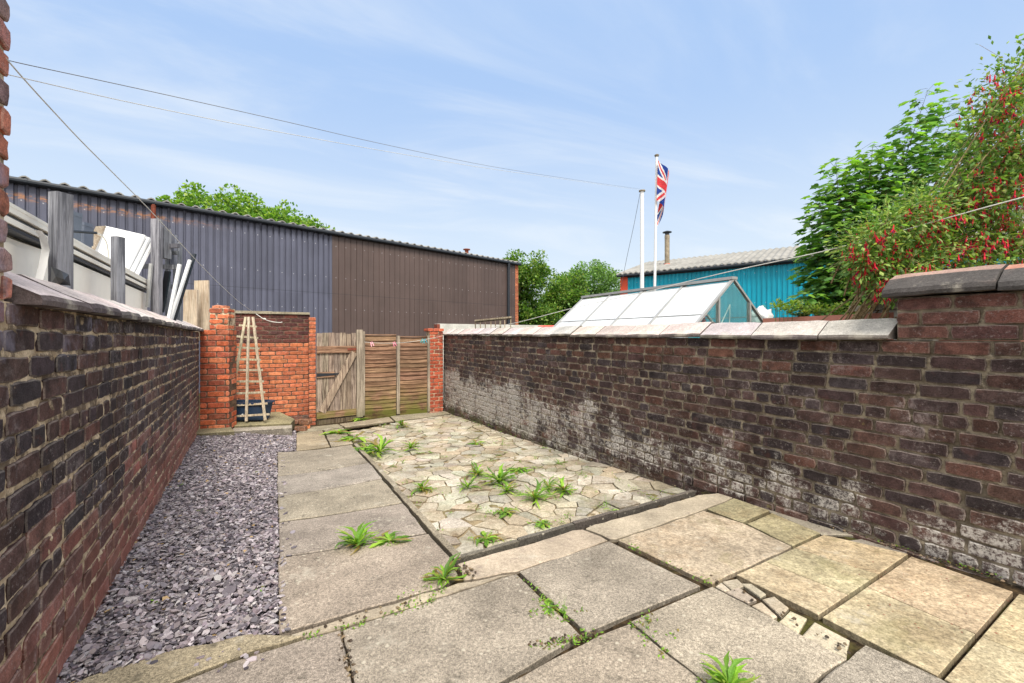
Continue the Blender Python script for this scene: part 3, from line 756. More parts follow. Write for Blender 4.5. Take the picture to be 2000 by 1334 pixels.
# bay floor and steps
def step(name, label, pts, H, th, col, cat='step'):
    ws = []
    for x, y in pts:
        z = H*F/(y-HY); ws.append(Vector(((x-1000)/F*z, z)))
    mb_ = MB(); slab(mb_, ws, col, 0, gap=.002, th=th, j=.005, tilt=.0, ch=.008, zf=lambda X, Y: HC-H)
    o = mb_.build(name, M['slab']); return tag(o, label, cat)
step('stone_step', 'mossy stone slab step under the broad orange pillar', [(381, 847), (458, 841.5), (448, 829), (385, 833)], 1.345, .14, lin((142, 134, 108)))
step('stone_step', 'grey flat step between the gravel and the bay floor', [(456, 842), (571, 835), (570, 826), (450, 832)], 1.40, .14, lin((158, 150, 138)))
step('bay_floor', 'mossy broken stone floor slab carrying the trellis and trough', [(445, 832), (568, 826), (576, 818), (545, 803), (440, 803)], 1.365, .14, lin((148, 140, 110)), 'slab')
for i, (x, y, z, wd, h, rz, lb) in enumerate([(586, 826, 7.1, .20, .075, .1, 'dark loose brick lying at the foot of the bay wall'), (594, 815, 7.35, .22, .08, -.1, 'brown loose brick resting on top of the darker one by the thin pillar'),
                                   (599, 829, 7.35, .11, .075, .5, 'small orange half brick by the foot of the thin pillar'), (572, 812, 7.3, .2, .07, .05, 'sooty loose brick half under the bay wall behind the floor slab')]):
    p = P(x, y, z); b = MB(); brick(b, -wd/2, 0, wd, h, jit(lin((120, 84, 66)) if i != 2 else lin((190, 116, 76)), .1), .05, .006, .06)
    zf_ = Zg(p.x, p.y)
    o = b.build('loose_brick', M['brick_orange'], None, Matrix.Translation((p.x, p.y, zf_ + (0 if i in (0,2) else .08)))@Matrix.Rotation(rz, 4, 'Z')); tag(o, lb, 'brick', 'loose bricks by the bay')

# ---------------- gate and fence ----------------
g0 = pxy(618, 7.90); g1 = pxy(697, 8.36)
gate = thing('wooden_gate', 'weathered plank gate with diagonal brace beside the thin brick pillar', 'gate', frame(g0, g1, 0))
GL = (g1-g0).length; gt = 1.325; gb_ = 1.25-1.555
nb = 7; m = MB()
for i in range(nb):
    a = GL*i/nb+.002; b = GL*(i+1)/nb-.002
    m.box((a, random.uniform(0, .004), gb_+random.uniform(0, .01)), (b, .022, gt+random.uniform(-.008, .006)-(.02 if i == 5 else 0)), jit((.9, .9, .9), .18, .03))
m.build('planks', M['gate'], gate)
for nm, z0, z1 in (('top_rail', .945, 1.075), ('bottom_rail', gb_+.03, gb_+.15)):
    m = MB(); m.box((.0, -.032, z0), (GL-.005, -.002, z1), (1.15, 1.12, 1.1)); m.build(nm, M['panel'], gate)
m = MB(); m.box((.0, -.028, .49), (GL*.42, -.002, .59), (1.1, 1.1, 1.1)); m.build('middle_rail', M['panel'], gate)
m = MB(); m.bar((.09, -.02, gb_+.15), (GL-.06, -.02, .95), .03, .13, (1.15, 1.12, 1.08), up=Vector((1, 0, 1)))
m.build('brace', M['gate'], gate)
m = MB(); m.add([(0, -.034, .51), (0, -.034, .575), (.46, -.034, .555), (.5, -.034, .545), (.46, -.034, .535), (0, -.029, .51), (0, -.029, .575), (.46, -.029, .555), (.5, -.029, .545), (.46, -.029, .535)],
      [(0, 1, 2, 3, 4)[::-1], (5, 6, 7, 8, 9), (0, 1, 6, 5), (1, 2, 7, 6), (2, 3, 8, 7), (3, 4, 9, 8), (4, 0, 5, 9)])
m.build('hinge', M['darkmetal'], gate)
m = MB(); m.box((GL-.19, -.042, .99), (GL+.02, -.033, 1.03)); m.build('latch', M['rust'], gate)
m = MB(); m.box((.005, -.02, gb_-.16), (GL-.01, .02, gb_-.004), (.45, .42, .38)); m.build('threshold', M['gate'], gate)
f1 = pxy(835, 9.06)
fen = thing('fence', 'brown lapped board fence greening towards its base, right of the gate', 'fence', frame(g1, f1, 0))
FLn = (f1-g1).length
def fpx(x):  # local x on the fence of a picture column
    d = (f1-g1).normalized(); k = (x-1000)/F
    # g1 + d*t : X = k*Y
    return (k*g1.y-g1.x)/(d.x-k*d.y)
for (xa, xb, zt, zb) in ((712, 773.5, 1.283, -.235), (780.5, 834, 1.245, -.27)):
    a, b = fpx(xa), fpx(xb); m = MB(); z = zt; k = 0
    while z > zb:
        h = min(z-zb+.01, random.uniform(.085, .115)); nx = 8
        c = jit((.95, .92, .88), .12, .04)
        vs = []
        for i in range(nx+1):
            X = a+(b-a)*i/nx; w0 = .003*noise.noise(Vector((X*3, k*3.1, 2)))
            sag = -.012*math.sin(math.pi*i/nx)
            vs += [(X, .012, z+sag), (X, -.010, z-h+w0+sag*.8), (X, .004, z-h+w0-.002+sag*.8), (X, .022, z+sag)]
        fs = []
        for i in range(nx):
            for q in range(4): fs.append((i*4+q, i*4+(q+1) % 4, (i+1)*4+(q+1) % 4, (i+1)*4+q))
        fs += [(3, 2, 1, 0), tuple(nx*4+q for q in range(4))]
        m.add(vs, fs, c); z -= max(h-.012, .03); k += 1
    m.box((a, -.018, zt-.002), (b, .026, zt+.02), (1.0, 1, 1)); m.build('board_panel', M['panel'], fen)
    m = MB(); m.box((a, -.012, zb-.16), (b, .02, zb-.0), (.4, .38, .32)); m.build('gravel_board', M['panel'], fen)
for xa, xb, top, bot, th in ((695.5, 707.5, 1.392, -.32, .1), (708, 712, 1.36, -.30, .06), (774, 780, 1.275, -.33, .06), (834, 839.5, 1.28, -.33, .06)):
    m = MB(); a, b = fpx(xa), fpx(xb); m.bar(((a+b)/2, 0-.03, bot), ((a+b)/2, -.03, top), b-a, th, (1.05, 1.03, 1.0), up=Vector((0, 1, 0)), bev=.006); m.build('post', M['post'], fen)

# ---------------- trellis and trough ----------------
def TR(x, y, Y): return P(x, y, Y)
tr = thing('trellis', 'tall fan shaped wooden trellis leaning in the brick bay', 'trellis', Matrix.Translation(TR(483, 822, 6.75)))
org = TR(483, 822, 6.75)
zt_, zb_ = 7.02, 6.70
legs = [((480, 619), (444, 826)), ((486, 619), (481, 823)), ((494, 619), (518, 821))]
def lerp2(a, b, t): return (a[0]+(b[0]-a[0])*t, a[1]+(b[1]-a[1])*t)
for top, bot in legs:
    m = MB(); m.bar(P(top[0], top[1], zt_)-org, P(bot[0], bot[1], zb_)-org, .034, .022, jit((1, 1, .98), .08), up=Vector((0, 1, 0))); m.build('upright', M['trellis'], tr)
rungs = [(467, 635, 501, 638), (463, 657, 504, 660), (460, 678, 507, 681), (455, 701, 509, 703), (452, 723, 513, 723), (447, 745, 515, 745), (444, 769, 517.5, 766), (446, 792, 522, 788), (441, 814, 526, 809)]
for a, b, c, d in rungs:
    t_ = ((b+d)/2-619)/205; Y = zt_+(zb_-zt_)*t_
    m = MB(); m.bar(P(a, b, Y+.028)-org, P(c, d, Y+.028)-org, .02, .03, jit((1.05, 1.03, 1), .08)); m.build('rung', M['trellis'], tr)
tg = thing('planter_trough', 'dark blue ribbed plastic trough behind the foot of the trellis', 'planter', Matrix.Translation(P(486, 818, 6.95)))
m = MB(); wt = .335; hb = .29; dpt = .16
def trough_ring(wx, wy, z, n=40):
    out = []
    for i in range(n):
        t = 2*math.pi*i/n; cx, sy = math.cos(t), math.sin(t)
        p = 6; r = (abs(cx)**p+abs(sy)**p)**(-1/p)
        rib = 1+.012*(1 if i % 2 else -1)
        out.append((wx*r*cx*rib, wy*r*sy*rib, z))
    return out
n = 72; A = trough_ring(wt*.86, dpt*.8, 0, n); B = trough_ring(wt, dpt, hb-.03, n); Cc = trough_ring(wt*1.07, dpt*1.12, hb-.028, n); D = trough_ring(wt*1.08, dpt*1.13, hb, n); E = trough_ring(wt*.98, dpt*.95, hb, n); G = trough_ring(wt*.86, dpt*.8, .05, n)
rings = [A, B, Cc, D, E, G]; vs = sum(rings, [])
fs = [(q*n+i, q*n+(i+1) % n, (q+1)*n+(i+1) % n, (q+1)*n+i) for q in range(5) for i in range(n)]+[tuple(range(n))[::-1], tuple(5*n+i for i in range(n))]
m.add(vs, fs); m.build('tub', M['darkplastic'], tg)
m = MB(); m.tube([(0, -dpt-.012, .1), (0, -dpt-.0, .1)], .012, 10); m.build('plug', M['white'], tg)

# ---------------- blue and brown shed ----------------
Hs = 4.5
def shp(x):
    y = 350+(x-18)*(517-350)/1000.0; z = Hs*F/(HY-y); return Vector(((x-1000)/F*z, z))
s0 = shp(18); s1 = shp(1012); sdv = (s1-s0).normalized(); s0 = s0-sdv*5; SL = (s1-s0).length
shed = thing('warehouse', 'long corrugated metal warehouse, blue grey then brown, behind the gate', 'warehouse', frame(s0, s1, HC+Hs))
def loc(x):
    p = shp(x); return (p-s0).dot(sdv)
def cladding(L0, L1, pitch, top, bot, dep=.035, wide=.62):
    m = MB(); x = L0; pts = []
    while x < L1:
        pts += [(x, 0), (x+pitch*wide, 0), (x+pitch*(wide+.07), dep), (x+pitch*.93, dep)]; x += pitch
    pts = [(min(a, L1), b) for a, b in pts]+[(L1, 0)]
    vs = [(a, b, z) for a, b in pts for z in (top, bot)]
    m.add(vs, [(2*i, 2*i+1, 2*i+3, 2*i+2) for i in range(len(pts)-1)]); return m
xm = loc(650)
cladding(0, xm, .215, 0, -7, .06, .60).build('blue_cladding', M['clad_blue'], shed)
cladding(xm+.002, SL-.25, .27, 0, -7, .03, .88).build('brown_cladding', M['clad_brown'], shed)
m = MB(); m.box((xm-.03, -.02, -7), (xm+.045, .06, -.02)); m.build('joint_flashing', M['clad_brown'], shed)
m = MB(); m.box((SL-.25, -.03, -7), (SL+.02, .35, -.05), lin((190, 100, 70)))
mb, mo = brickwork(.27, 90, .078, .24, t_orange, x0=SL-.25, thick=.3, mrough=0)
mb.build('brick_corner', M['brick_orange'], shed); mo.build('mortar', M['mortar_dark'], shed)
# body behind the cladding
m = MB(); m.box((.02, .08, -7.2), (SL-.02, 14, -.15)); m.build('wall', M['clad_brown'], shed)
# corrugated roof
m = MB(); pts = []; x = -.1
while x < SL+.15: pts.append((x, .06*math.sin(x*2*math.pi/.40))); x += .066
vs = []
for a, b in pts: vs += [(a, -.10, b+.10), (a, 7.0, b+1.0), (a, 7.0, b+.94), (a, -.10, b+.06)]
fs = []
for i in range(len(pts)-1):
    for q in range(4): fs.append((i*4+q, i*4+(q+1) % 4, (i+1)*4+(q+1) % 4, (i+1)*4+q))
m.add(vs, fs); m.build('roof', M['fibre'], shed)
m = MB(); m.tube([(-.1, -.13, -.02), (SL+.1, -.13, -.02)], .085, 10); x = .5
while x < SL: m.tube([(x, -.13, -.02), (x+.06, -.13, -.02)], .098, 10); x += 2.4
m.build('gutter', M['darkmetal'], shed)
m = MB(); a = loc(299); m.tube([(a, -.13, -.05), (a, -.12, -.3), (a, -.1, -.5), (a, -.1, -6)], .07, 8); m.build('downpipe', M['rust'], shed)['label'] = 'rusty brown downpipe on the blue cladding'
m = MB(); a = loc(991); m.tube([(a, -.13, -.05), (a, -.12, -.3), (a, -.1, -.5), (a, -.1, -6)], .085, 8); m.build('downpipe', M['darkmetal'], shed)['label'] = 'blue black downpipe near the orange corner'
m = MB(); a = loc(911); m.tube([(a+.95, 1.2, 0), (a+.95, 1.2, .62)], .11, 10); m.tube([(a+.95, 1.2, .62), (a+.95, 1.2, .67)], .21, 10); m.build('vent_pipe', M['rust'], shed)

# ---------------- teal shed ----------------
He = 3.5
def tep(x):
    y = 535-.0937*(x-1210); z = He*F/(HY-y); return Vector(((x-1000)/F*z, z))
t0 = tep(1212); t1 = tep(2300); TL = (t1-t0).length
ts = thing('shed', 'turquoise corrugated shed with grey corrugated roof, behind the greenhouse', 'shed', frame(t0, t1, HC+He))
cladding(.42, TL, .2, -.25, -6, .04, .5).build('cladding', M['clad_teal'], ts)
m = MB(); m.box((0, -.03, -6), (.415, .3, -.2)); m.build('corner_pier', M['orange'], ts)
m = MB(); m.box((.03, .09, -6.1), (TL, 9, -.1)); m.build('wall', M['clad_teal'], ts)
m = MB(); m.box((.0, -.02, -.26), (TL, .05, -.02)); m.build('fascia', M['darkmetal'], ts)
m = MB(); pts = []; x = -.15
while x < TL: pts.append((x, .03*math.sin(x*2*math.pi/.30))); x += .05
vs = []
for a, b in pts: vs += [(a, -.25, b-.02), (a, 4.5, b+1.3), (a, 4.5, b+1.25), (a, -.25, b-.07)]
fs = []
for i in range(len(pts)-1):
    for q in range(4): fs.append((i*4+q, i*4+(q+1) % 4, (i+1)*4+(q+1) % 4, (i+1)*4+q))
m.add(vs, fs); m.build('roof', M['fibre'], ts)
m = MB(); m.tube([(-.1, -.28, -.16), (TL, -.28, -.16)], .065, 8); m.build('gutter', M['darkmetal'], ts)
# flue: place on roof
pf = P(1303, 518, 24.3); lf = ts.matrix_basis.inverted()@pf
m = MB(); m.tube([(lf.x, lf.y, lf.z-.3), (lf.x, lf.y, lf.z+1.72)], .135, 14); m.tube([(lf.x, lf.y, lf.z+1.50), (lf.x, lf.y, lf.z+1.66)], .142, 14)
fl_ = m.build('flue', M['steel'], ts, smooth=False)
m = MB(); m.tube([(lf.x, lf.y, lf.z+1.86), (lf.x, lf.y, lf.z+1.90), (lf.x, lf.y, lf.z+1.97)], [.25, .25, .04], 16); m.tube([(lf.x, lf.y, lf.z+1.7), (lf.x, lf.y, lf.z+1.88)], .12, 10); m.build('flue_cap', M['darkmetal'], ts)
m = MB(); m.tube([(lf.x, lf.y, lf.z-.3), (lf.x, lf.y, lf.z+.08)], [.34, .15], 12); m.build('flashing', M['orange'], ts)

# ---------------- greenhouse ----------------
ga = Vector((1.115, 6.57)); gc = Vector((2.316, 4.45)); GLn = (gc-ga).length; hr = .6
FG = frame(ga*1.1, gc*1.1, HC+hr*1.1)@Matrix.Scale(1.1, 4)
gh = thing('greenhouse', 'small aluminium greenhouse with whitewashed roof panes behind the right wall', 'greenhouse', FG)
hw_ = .93; drop = .76; ev = -drop
for k in range(4):
    a = GLn*k/4; b = GLn*(k+1)/4
    for sgn in (-1, 1):
        for (u0, u1) in ((.03, .5), (.5, 1.0)):
            m = MB(); off = .004 if u0 < .1 else 0
            q = [(a+.012, sgn*hw_*u0, -drop*u0+off), (b-.012, sgn*hw_*u0, -drop*u0+off), (b-.012, sgn*hw_*u1, -drop*u1+off), (a+.012, sgn*hw_*u1, -drop*u1+off)]
            m.add(q+[(x, y, z-.004) for x, y, z in q], [(0, 1, 2, 3), (7, 6, 5, 4), (0, 4, 5, 1), (1, 5, 6, 2), (2, 6, 7, 3), (3, 7, 4, 0)])
            m.build('roof_pane', M['greywash'] if sgn < 0 else M['glass'], gh)
m = MB()
for k in range(5):
    a = GLn*k/4
    for sgn in (-1, 1): m.bar((a, 0, .008), (a, sgn*hw_, ev+.008), .032 if k in (0, 4) else .024, .022)
m.bar((-.02, 0, .015), (GLn+.02, 0, .015), .09, .03)
for sgn in (-1, 1):
    m.bar((0, sgn*hw_, ev), (GLn, sgn*hw_, ev), .04, .04)
    for k in range(5): m.bar((GLn*k/4, sgn*hw_, ev), (GLn*k/4, sgn*hw_, ev-1.25), .025, .025)
    m.bar((0, sgn*hw_*.5, -drop*.5+.004), (GLn, sgn*hw_*.5, -drop*.5+.004), .010, .008)
m.bar((0, -hw_, ev-1.25), (0, hw_, ev-1.25), .04, .04); m.bar((GLn, -hw_, ev-1.25), (GLn, hw_, ev-1.25), .04, .04)
for x in (0, GLn):
    for y in (-.25, .28): m.bar((x, y, -drop*abs(y)/hw_), (x, y, ev-1.25), .035, .025)
m.build('frame', M['alu'], gh)
for nm, x in (('gable_pane', GLn+.004), ('gable_pane', -.004)):
    m = MB(); q = [(x, 0, -.03), (x, -hw_+.02, ev), (x, -hw_+.02, ev-1.2), (x, hw_-.02, ev-1.2), (x, hw_-.02, ev)]
    m.add(q+[(a+.004, b, c) for a, b, c in q], [(0, 1, 2, 3, 4), (9, 8, 7, 6, 5)]+[(i, (i+1) % 5, 5+(i+1) % 5, 5+i) for i in range(5)]); m.build(nm, M['glass'], gh)
m = MB(); rq = random.Random(4)
for (p_, q_) in (((-.2, -.7), (.1, -.25)), ((.1, -.25), (.22, -.62)), ((.22, -.62), (-.05, -.5)), ((-.3, -.9), (.25, -.75)), ((.0, -.45), (.3, -.95))):
    mid_ = ((p_[0]+q_[0])/2+rq.uniform(-.05, .05), (p_[1]+q_[1])/2-.06)
    m.tube([(GLn-.1, p_[0], p_[1]), (GLn-.12, mid_[0], mid_[1]), (GLn-.1, q_[0], q_[1])], .006, 5)
m.build('hanging_cord', M['white'], gh)
m = MB()
for i in range(60):
    z = -.35-i*.008; t_ = i*1.9; m.bar((GLn-.12+.03*math.cos(t_), -.32+.03*math.sin(t_), z), (GLn-.12-.02*math.cos(t_), -.32-.02*math.sin(t_), z-.02), .03, .004, lin((200, 40, 70)))
tag(m.build('red_streamer', M['petal'], None, FG), 'crumpled red streamer hanging inside the near end of the greenhouse', 'streamer')
# white sheeting lump beside it
m = MB(); pc = P(1488, 620, 5.6); vs = []; nn = 16
for i in range(nn+1):
    for k in range(nn*2):
        th = math.pi*i/nn; ph = math.pi*k/nn; d = Vector((math.sin(th)*math.cos(ph), math.sin(th)*math.sin(ph), math.cos(th)))
        r = 1+.35*noise.noise(d*2.3)+.12*noise.noise(d*7); vs.append((pc.x+d.x*.12*r, pc.y+d.y*.14*r, pc.z+d.z*.15*r-.02))
m.add(vs, [(i*2*nn+k, (i+1)*2*nn+k, (i+1)*2*nn+(k+1) % (2*nn), i*2*nn+(k+1) % (2*nn)) for i in range(nn) for k in range(2*nn)])
tag(m.build('plastic_sheet', M['plasticbag'], None, None, True), 'crumpled white plastic sheet bundled right of the greenhouse', 'plastic sheet')

# ---------------- walls and bits behind the right wall ----------------
wa = pxy(855, 9.9); wb = pxy(1092, 11.6)
m = MB(); Fw = frame(wa, wb, 0); Lw = (wb-wa).length
tw = thing('rendered_wall', 'low whitewashed wall peeping over the far end of the coping', 'wall', Fw)
m.box((0, 0, -.5), (Lw, .22, 1.56)); m.build('wall', M['render'], tw)
m = MB(); m.box((-.02, -.012, 1.35), (.05, .2, 1.55)); m.build('brick_end', M['rust'], tw)
# red tiles heap
m = MB()
for i in range(4): m.prism([(-.1, 0), (0, .06), (.1, 0)], i*.18, i*.18+.17, lin((205, 92, 78)))
tag(m.build('ridge_tile', M['tinted'], None, frame(pxy(1052, 9.3), pxy(1095, 8.9), P(1070, 641, 9.2).z)), 'row of red ridge tiles left of the greenhouse', 'roof tile')
# terracotta coping strip right of greenhouse
m = MB(); m.box((0, 0, -1.4), (1.9, .24, 0), lin((196, 130, 112)))
tag(m.build('boundary_wall', M['tinted'], None, frame(pxy(1490, 4.55), pxy(1765, 3.35), P(1600, 617, 4.0).z)), 'low pink topped boundary wall just behind the right coping', 'wall')
# stone box with cap
sbx = thing('stone_pier', 'white painted stub wall with a lichened stone cap beside the raised coping', 'pier', frame(pxy(1668, 3.75), pxy(1762, 3.35), 0))
zt2 = P(1710, 600, 3.6).z
m = MB(); m.box((.02, 0, zt2-1.2), (.62, .2, zt2-.03)); m.build('wall', M['render'], sbx)
m = MB(); m.box((-.02, -.03, zt2-.028), (.66, .24, zt2+.02), lin((165, 158, 138))); m.build('cap', M['slab'], sbx)
# picket crate
pcT = thing('wooden_rack', 'weathered slatted timber rack leaning behind the far coping', 'rack', frame(pxy(927, 9.6), pxy(1000, 9.6), P(960, 640, 9.6).z))
m = MB(); m.bar((0, 0, .16), (.84, 0, .24), .05, .035, (.8, .78, .7)); m.bar((0, .05, .13), (.84, .05, .21), .05, .03, (.75, .72, .65)); m.build('rail', M['post'], pcT)
for i in range(8):
    m = MB(); x = .03+i*.11; m.bar((x, .02, -.5), (x+random.uniform(-.02, .02), .02, .17+x*.08), .035, .02, jit((.85, .8, .7), .15)); m.build('slat', M['post'], pcT)

# ---------------- poles, flag, lines ----------------
pl1 = thing('pole', 'thick white pole carrying the washing lines, behind the greenhouse', 'pole', Matrix.Translation((P(1254, 372, 8).x, 8, 0)))
zt = P(1254, 374, 8).z
m = MB(); m.tube([(0, 0, -.5), (0, 0, zt)], [.042, .034], 14); m.build('shaft', M['white'], pl1, smooth=False)
m = MB(); m.tube([(0, 0, zt), (0, 0, zt+.02), (0, 0, zt+.03)], [.06, .06, .03], 14); m.build('cap', M['steel'], pl1)
zf2 = P(1282, 303, 9).z
pl2 = thing('flagpole', 'thin pale flagpole flying the union flag beside the thick white pole', 'flagpole', Matrix.Translation((P(1279, 303, 9).x, 9, 0)))
m = MB(); m.tube([(-.045, 0, -.5), (.04, 0, zf2-.03)], [.030, .026], 12); m.build('shaft', M['white'], pl2)
m = MB(); m.tube([(.04, 0, zf2-.03), (.04, 0, zf2), (.04, 0, zf2+.02)], [.04, .05, .02], 12); m.build('finial', M['steel'], pl2)
BLU, REDC, WHT = lin((24, 60, 150)), lin((214, 58, 66)), lin((226, 228, 236))
def ujack(u, v):
    x = (u-.5)*2; y = (v-.5)
    if abs(y) < .1 or abs(x) < .1: return REDC
    if abs(y) < .167 or abs(x) < .167: return WHT
    d1 = (x*.5-y)/1.118; d2 = (x*.5+y)/1.118
    d = d1 if abs(d1) < abs(d2) else d2
    if abs(d) < .035: return REDC
    if abs(d) < .1: return WHT
    return BLU
m = MB(); nu, nv = 110, 56; vs = []
for i in range(nu+1):
    for k in range(nv+1):
        u = i/nu; v = k/nv
        fold = math.sin(u*6+v*.8)
        x = .03+.50*u*(1-.80*u*u)+.02*fold*min(1, u*4)-.10*v*u*1.2-.03*v
        z = -.84*v-.58*(u**1.2)
        y = -.05+.07*math.cos(u*6+v*.8)*min(1, u*5)
        vs.append((x, y, z))
fs = []; cs = []
for i in range(nu):
    for k in range(nv): fs.append((i*(nv+1)+k, i*(nv+1)+k+1, (i+1)*(nv+1)+k+1, (i+1)*(nv+1)+k)); cs.append(ujack((i+.5)/nu, (k+.5)/nv))
m.add(vs, fs); m.c = cs
tag(m.build('flag', M['cloth'], None, Matrix.Translation((P(1279, 315, 9).x+.01, 8.97, P(1279, 316, 9).z)), True), 'red white and blue union flag hanging limp from the thin pole', 'flag')
def wire(name, label, pts, r, mat='rope', sub=6, cat='rope'):
    pts = [P(*p) for p in pts]; out = []
    n = len(pts)
    for i in range(n-1):
        p0 = pts[max(i-1, 0)]; p1 = pts[i]; p2 = pts[i+1]; p3 = pts[min(i+2, n-1)]
        for k in range(sub):
            t = k/sub
            out.append(.5*((2*p1)+(p2-p0)*t+(2*p0-5*p1+4*p2-p3)*t*t+(3*p1-p0-3*p2+p3)*t**3))
    out.append(pts[-1]); m = MB(); m.tube(out, r, 6); return tag(m.build(name, M[mat]), label, cat)
# from the house corner to the pole (depth eases from 1.25 to 8 m; straight in plan, so depth is hyperbolic in x)
def plan_depth(x, xa, Ya, xb, Yb):
    Xa = (xa-1000)/F*Ya; Xb = (xb-1000)/F*Yb; k = (x-1000)/F
    t = (k*Ya-Xa)/((Xb-Xa)-k*(Yb-Ya)); return Ya+(Yb-Ya)*t
def line(name, label, pts, Ya, Yb, r, mat='rope'):
    xa, xb = pts[0][0], pts[-1][0]
    return wire(name, label, [(x, y, plan_depth(x, xa, Ya, xb, Yb)) for x, y in pts], r, mat, cat='washing line')
line('washing_line', 'upper thin washing line from the house corner to the white pole', [(8, 116), (60, 128), (200, 158), (360, 193), (560, 238), (760, 284), (960, 325), (1130, 352), (1250, 369)], 1.28, 8, .0013, 'wire')
line('washing_line', 'lower thin washing line from the house corner to the white pole', [(8, 144), (60, 156), (240, 197), (420, 234), (600, 268), (780, 300), (960, 330), (1130, 354), (1250, 371)], 1.28, 8, .0013)
line('washing_line', 'rope dropping steeply from the house corner to the orange bay wall', [(2, 103), (50, 158), (100, 213), (160, 277), (223, 340), (300, 418), (383, 508), (430, 556), (470, 592), (500, 613)], 1.25, 7.3, .0022)
wire('rope_end', 'loose knotted rope end hanging on the dark top of the bay wall', [(500, 613, 7.35), (513, 622, 7.4), (517, 624, 7.42), (530, 628, 7.5), (545, 630, 7.55), (551, 629, 7.6)], .007)
m = MB(); vs = P(517, 623, 7.42); m.tube([vs+Vector((-.02, 0, .012)), vs, vs+Vector((.022, 0, -.012))], [.006, .02, .006], 8); tag(m.build('rope_knot', M['rope']), 'knot in the white rope before the bay wall', 'knot')
line('washing_line', 'white rope crossing in front of the turquoise shed into the fuchsia', [(2010, 382), (1985, 389), (1900, 412), (1705, 466), (1590, 495), (1440, 527), (1330, 553), (1270, 568), (1170, 590), (1110, 604), (1060, 617), (1000, 632), (930, 644), (872, 654)], 2.5, 9.25, .004)
line('guy_wire', 'thin guy wire slanting down left of the white pole', [(1250, 378), (1238, 440), (1225, 500), (1213, 560)], 8, 9.5, .004, 'wire')
wire('washing_line', 'short rope with pegs strung along the fence panels', [(712, 668, 8.3), (740, 670, 8.4), (772, 670, 8.55), (800, 668, 8.7), (830, 663, 8.85), (866, 656, 9.1)], .0035)
def peg(x, y, Y, col, lb):
    p = P(x, y, Y); m = MB()
    m.bar((-.012, 0, .03), (-.02, -.005, -.05), .012, .01, col); m.bar((.012, 0, .03), (.02, .005, -.05), .012, .01, col); m.tube([(-.015, 0, 0), (.015, 0, 0)], .006, 6, lin((190, 190, 190)))
    tag(m.build('clothes_peg', M['tinted'], None, Matrix.Translation(p)@Matrix.Rotation(random.uniform(-.4, .4), 4, 'Y')@Matrix.Scale(1.15, 4)), lb, 'clothes peg', 'pegs on the short rope')
peg(726, 671, 8.34, lin((236, 170, 190)), 'pale pink peg nearest the gate'); peg(770, 671, 8.54, lin((226, 130, 160)), 'deep pink peg beside the middle fence post')
peg(825.5, 665, 8.82, lin((30, 170, 180)), 'left of the two turquoise pegs near the right pillar'); peg(830, 665, 8.85, lin((20, 150, 170)), 'right of the two turquoise pegs near the right pillar')

# ---------------- clutter behind the left wall ----------------
def lz(x, off): return (.7246+off)/((1000-x)/F-.62)
cb0 = lp+Ln*.35; 
FC = frame(lp+Ln*.34, LB+Ln*.34, 0)
def locL(x):  # local x of picture column on the container face
    z = lz(x, .34/.85); X = (x-1000)/F*z; return (Vector((X, z))-(lp+Ln*.34)).dot(Ld)
cr = thing('caravan', 'long cream panelled trailer body parked behind the left wall', 'trailer', FC)
e0, e1 = locL(-60), locL(288)
seams = [e0, locL(96), locL(222), e1]
for i in range(3):
    m = MB(); a, b = seams[i]+.004, seams[i+1]-.004; nx = 10; vs = []
    for k in range(nx+1):
        X = a+(b-a)*k/nx; bulge = .03*math.sin(math.pi*k/nx) if i == 0 else 0
        vs += [(X, .0+bulge, 1.73), (X, .005-bulge*.5, .4), (X, .06, .4), (X, .06, 1.73)]
    fs = []
    for k in range(nx):
        for q in range(4): fs.append((k*4+q, k*4+(q+1) % 4, (k+1)*4+(q+1) % 4, (k+1)*4+q))
    fs += [(3, 2, 1, 0), tuple(nx*4+q for q in range(4))]
    m.add(vs, fs); m.build('side_panel', M['cream'], cr)
m = MB(); m.box((e0, .02, .4), (e1-.01, 1.7, 1.70)); m.build('body', M['cream'], cr)
for z, y, r, mt in ((1.84, -.01, .018, 'cream'), (1.806, -.014, .005, 'darkmetal'), (1.785, -.012, .014, 'cream'), (1.755, -.014, .008, 'darkmetal')):
    m = MB(); m.box((e0, y-r, z-r), (e1, y+.06, z+r)); m.build('rail', M[mt], cr)
m = MB(); m.prism([(-.03, 1.85), (-.03, 1.866), (.3, 1.90), (1.7, 1.92), (1.7, 1.85)], e0, e1); m.build('roof_sheet', M['cream'], cr)
# peeling strip
m = MB(); A = [(74, 448), (84, 462), (89, 485), (84, 515), (72, 560)]; vs = []
for i, (x, y) in enumerate(A):
    z = lz(x, .30)-.02-.0*i; vs += [P(x-8, y, z), P(x+8, y+3, z-.02)]
m.add(vs, [(2*i, 2*i+1, 2*i+3, 2*i+2) for i in range(4)]); o = len(m.v)
m.add([v+Vector((-.004, .004, 0)) for v in vs], [(2*i+2, 2*i+3, 2*i+1, 2*i) for i in range(4)])
tag(m.build('plastic_strip', M['white'], None, None, True), 'white plastic strip curling off the cream trailer side', 'strip')
def post(name, label, x, w_, top, bot, off, th=.07, mat='darkwood', lean=0):
    z = lz(x, off); p = P(x, bot, z); q = P(x+lean, top, z); m = MB()
    m.bar(p-p, q-p, w_*z/F, th, (1, 1, 1), up=Vector((.2, 1, 0)), bev=.004)
    return tag(m.build(name, M[mat], None, Matrix.Translation(p)), label, 'post')
post('timber_post', 'thick dark timber post with black plastic at its foot, nearest the house', 119, 25, 378, 600, .24)
post('timber_post', 'shorter dark timber post in front of the cream trailer', 230.5, 16, 463, 620, .22, .06)
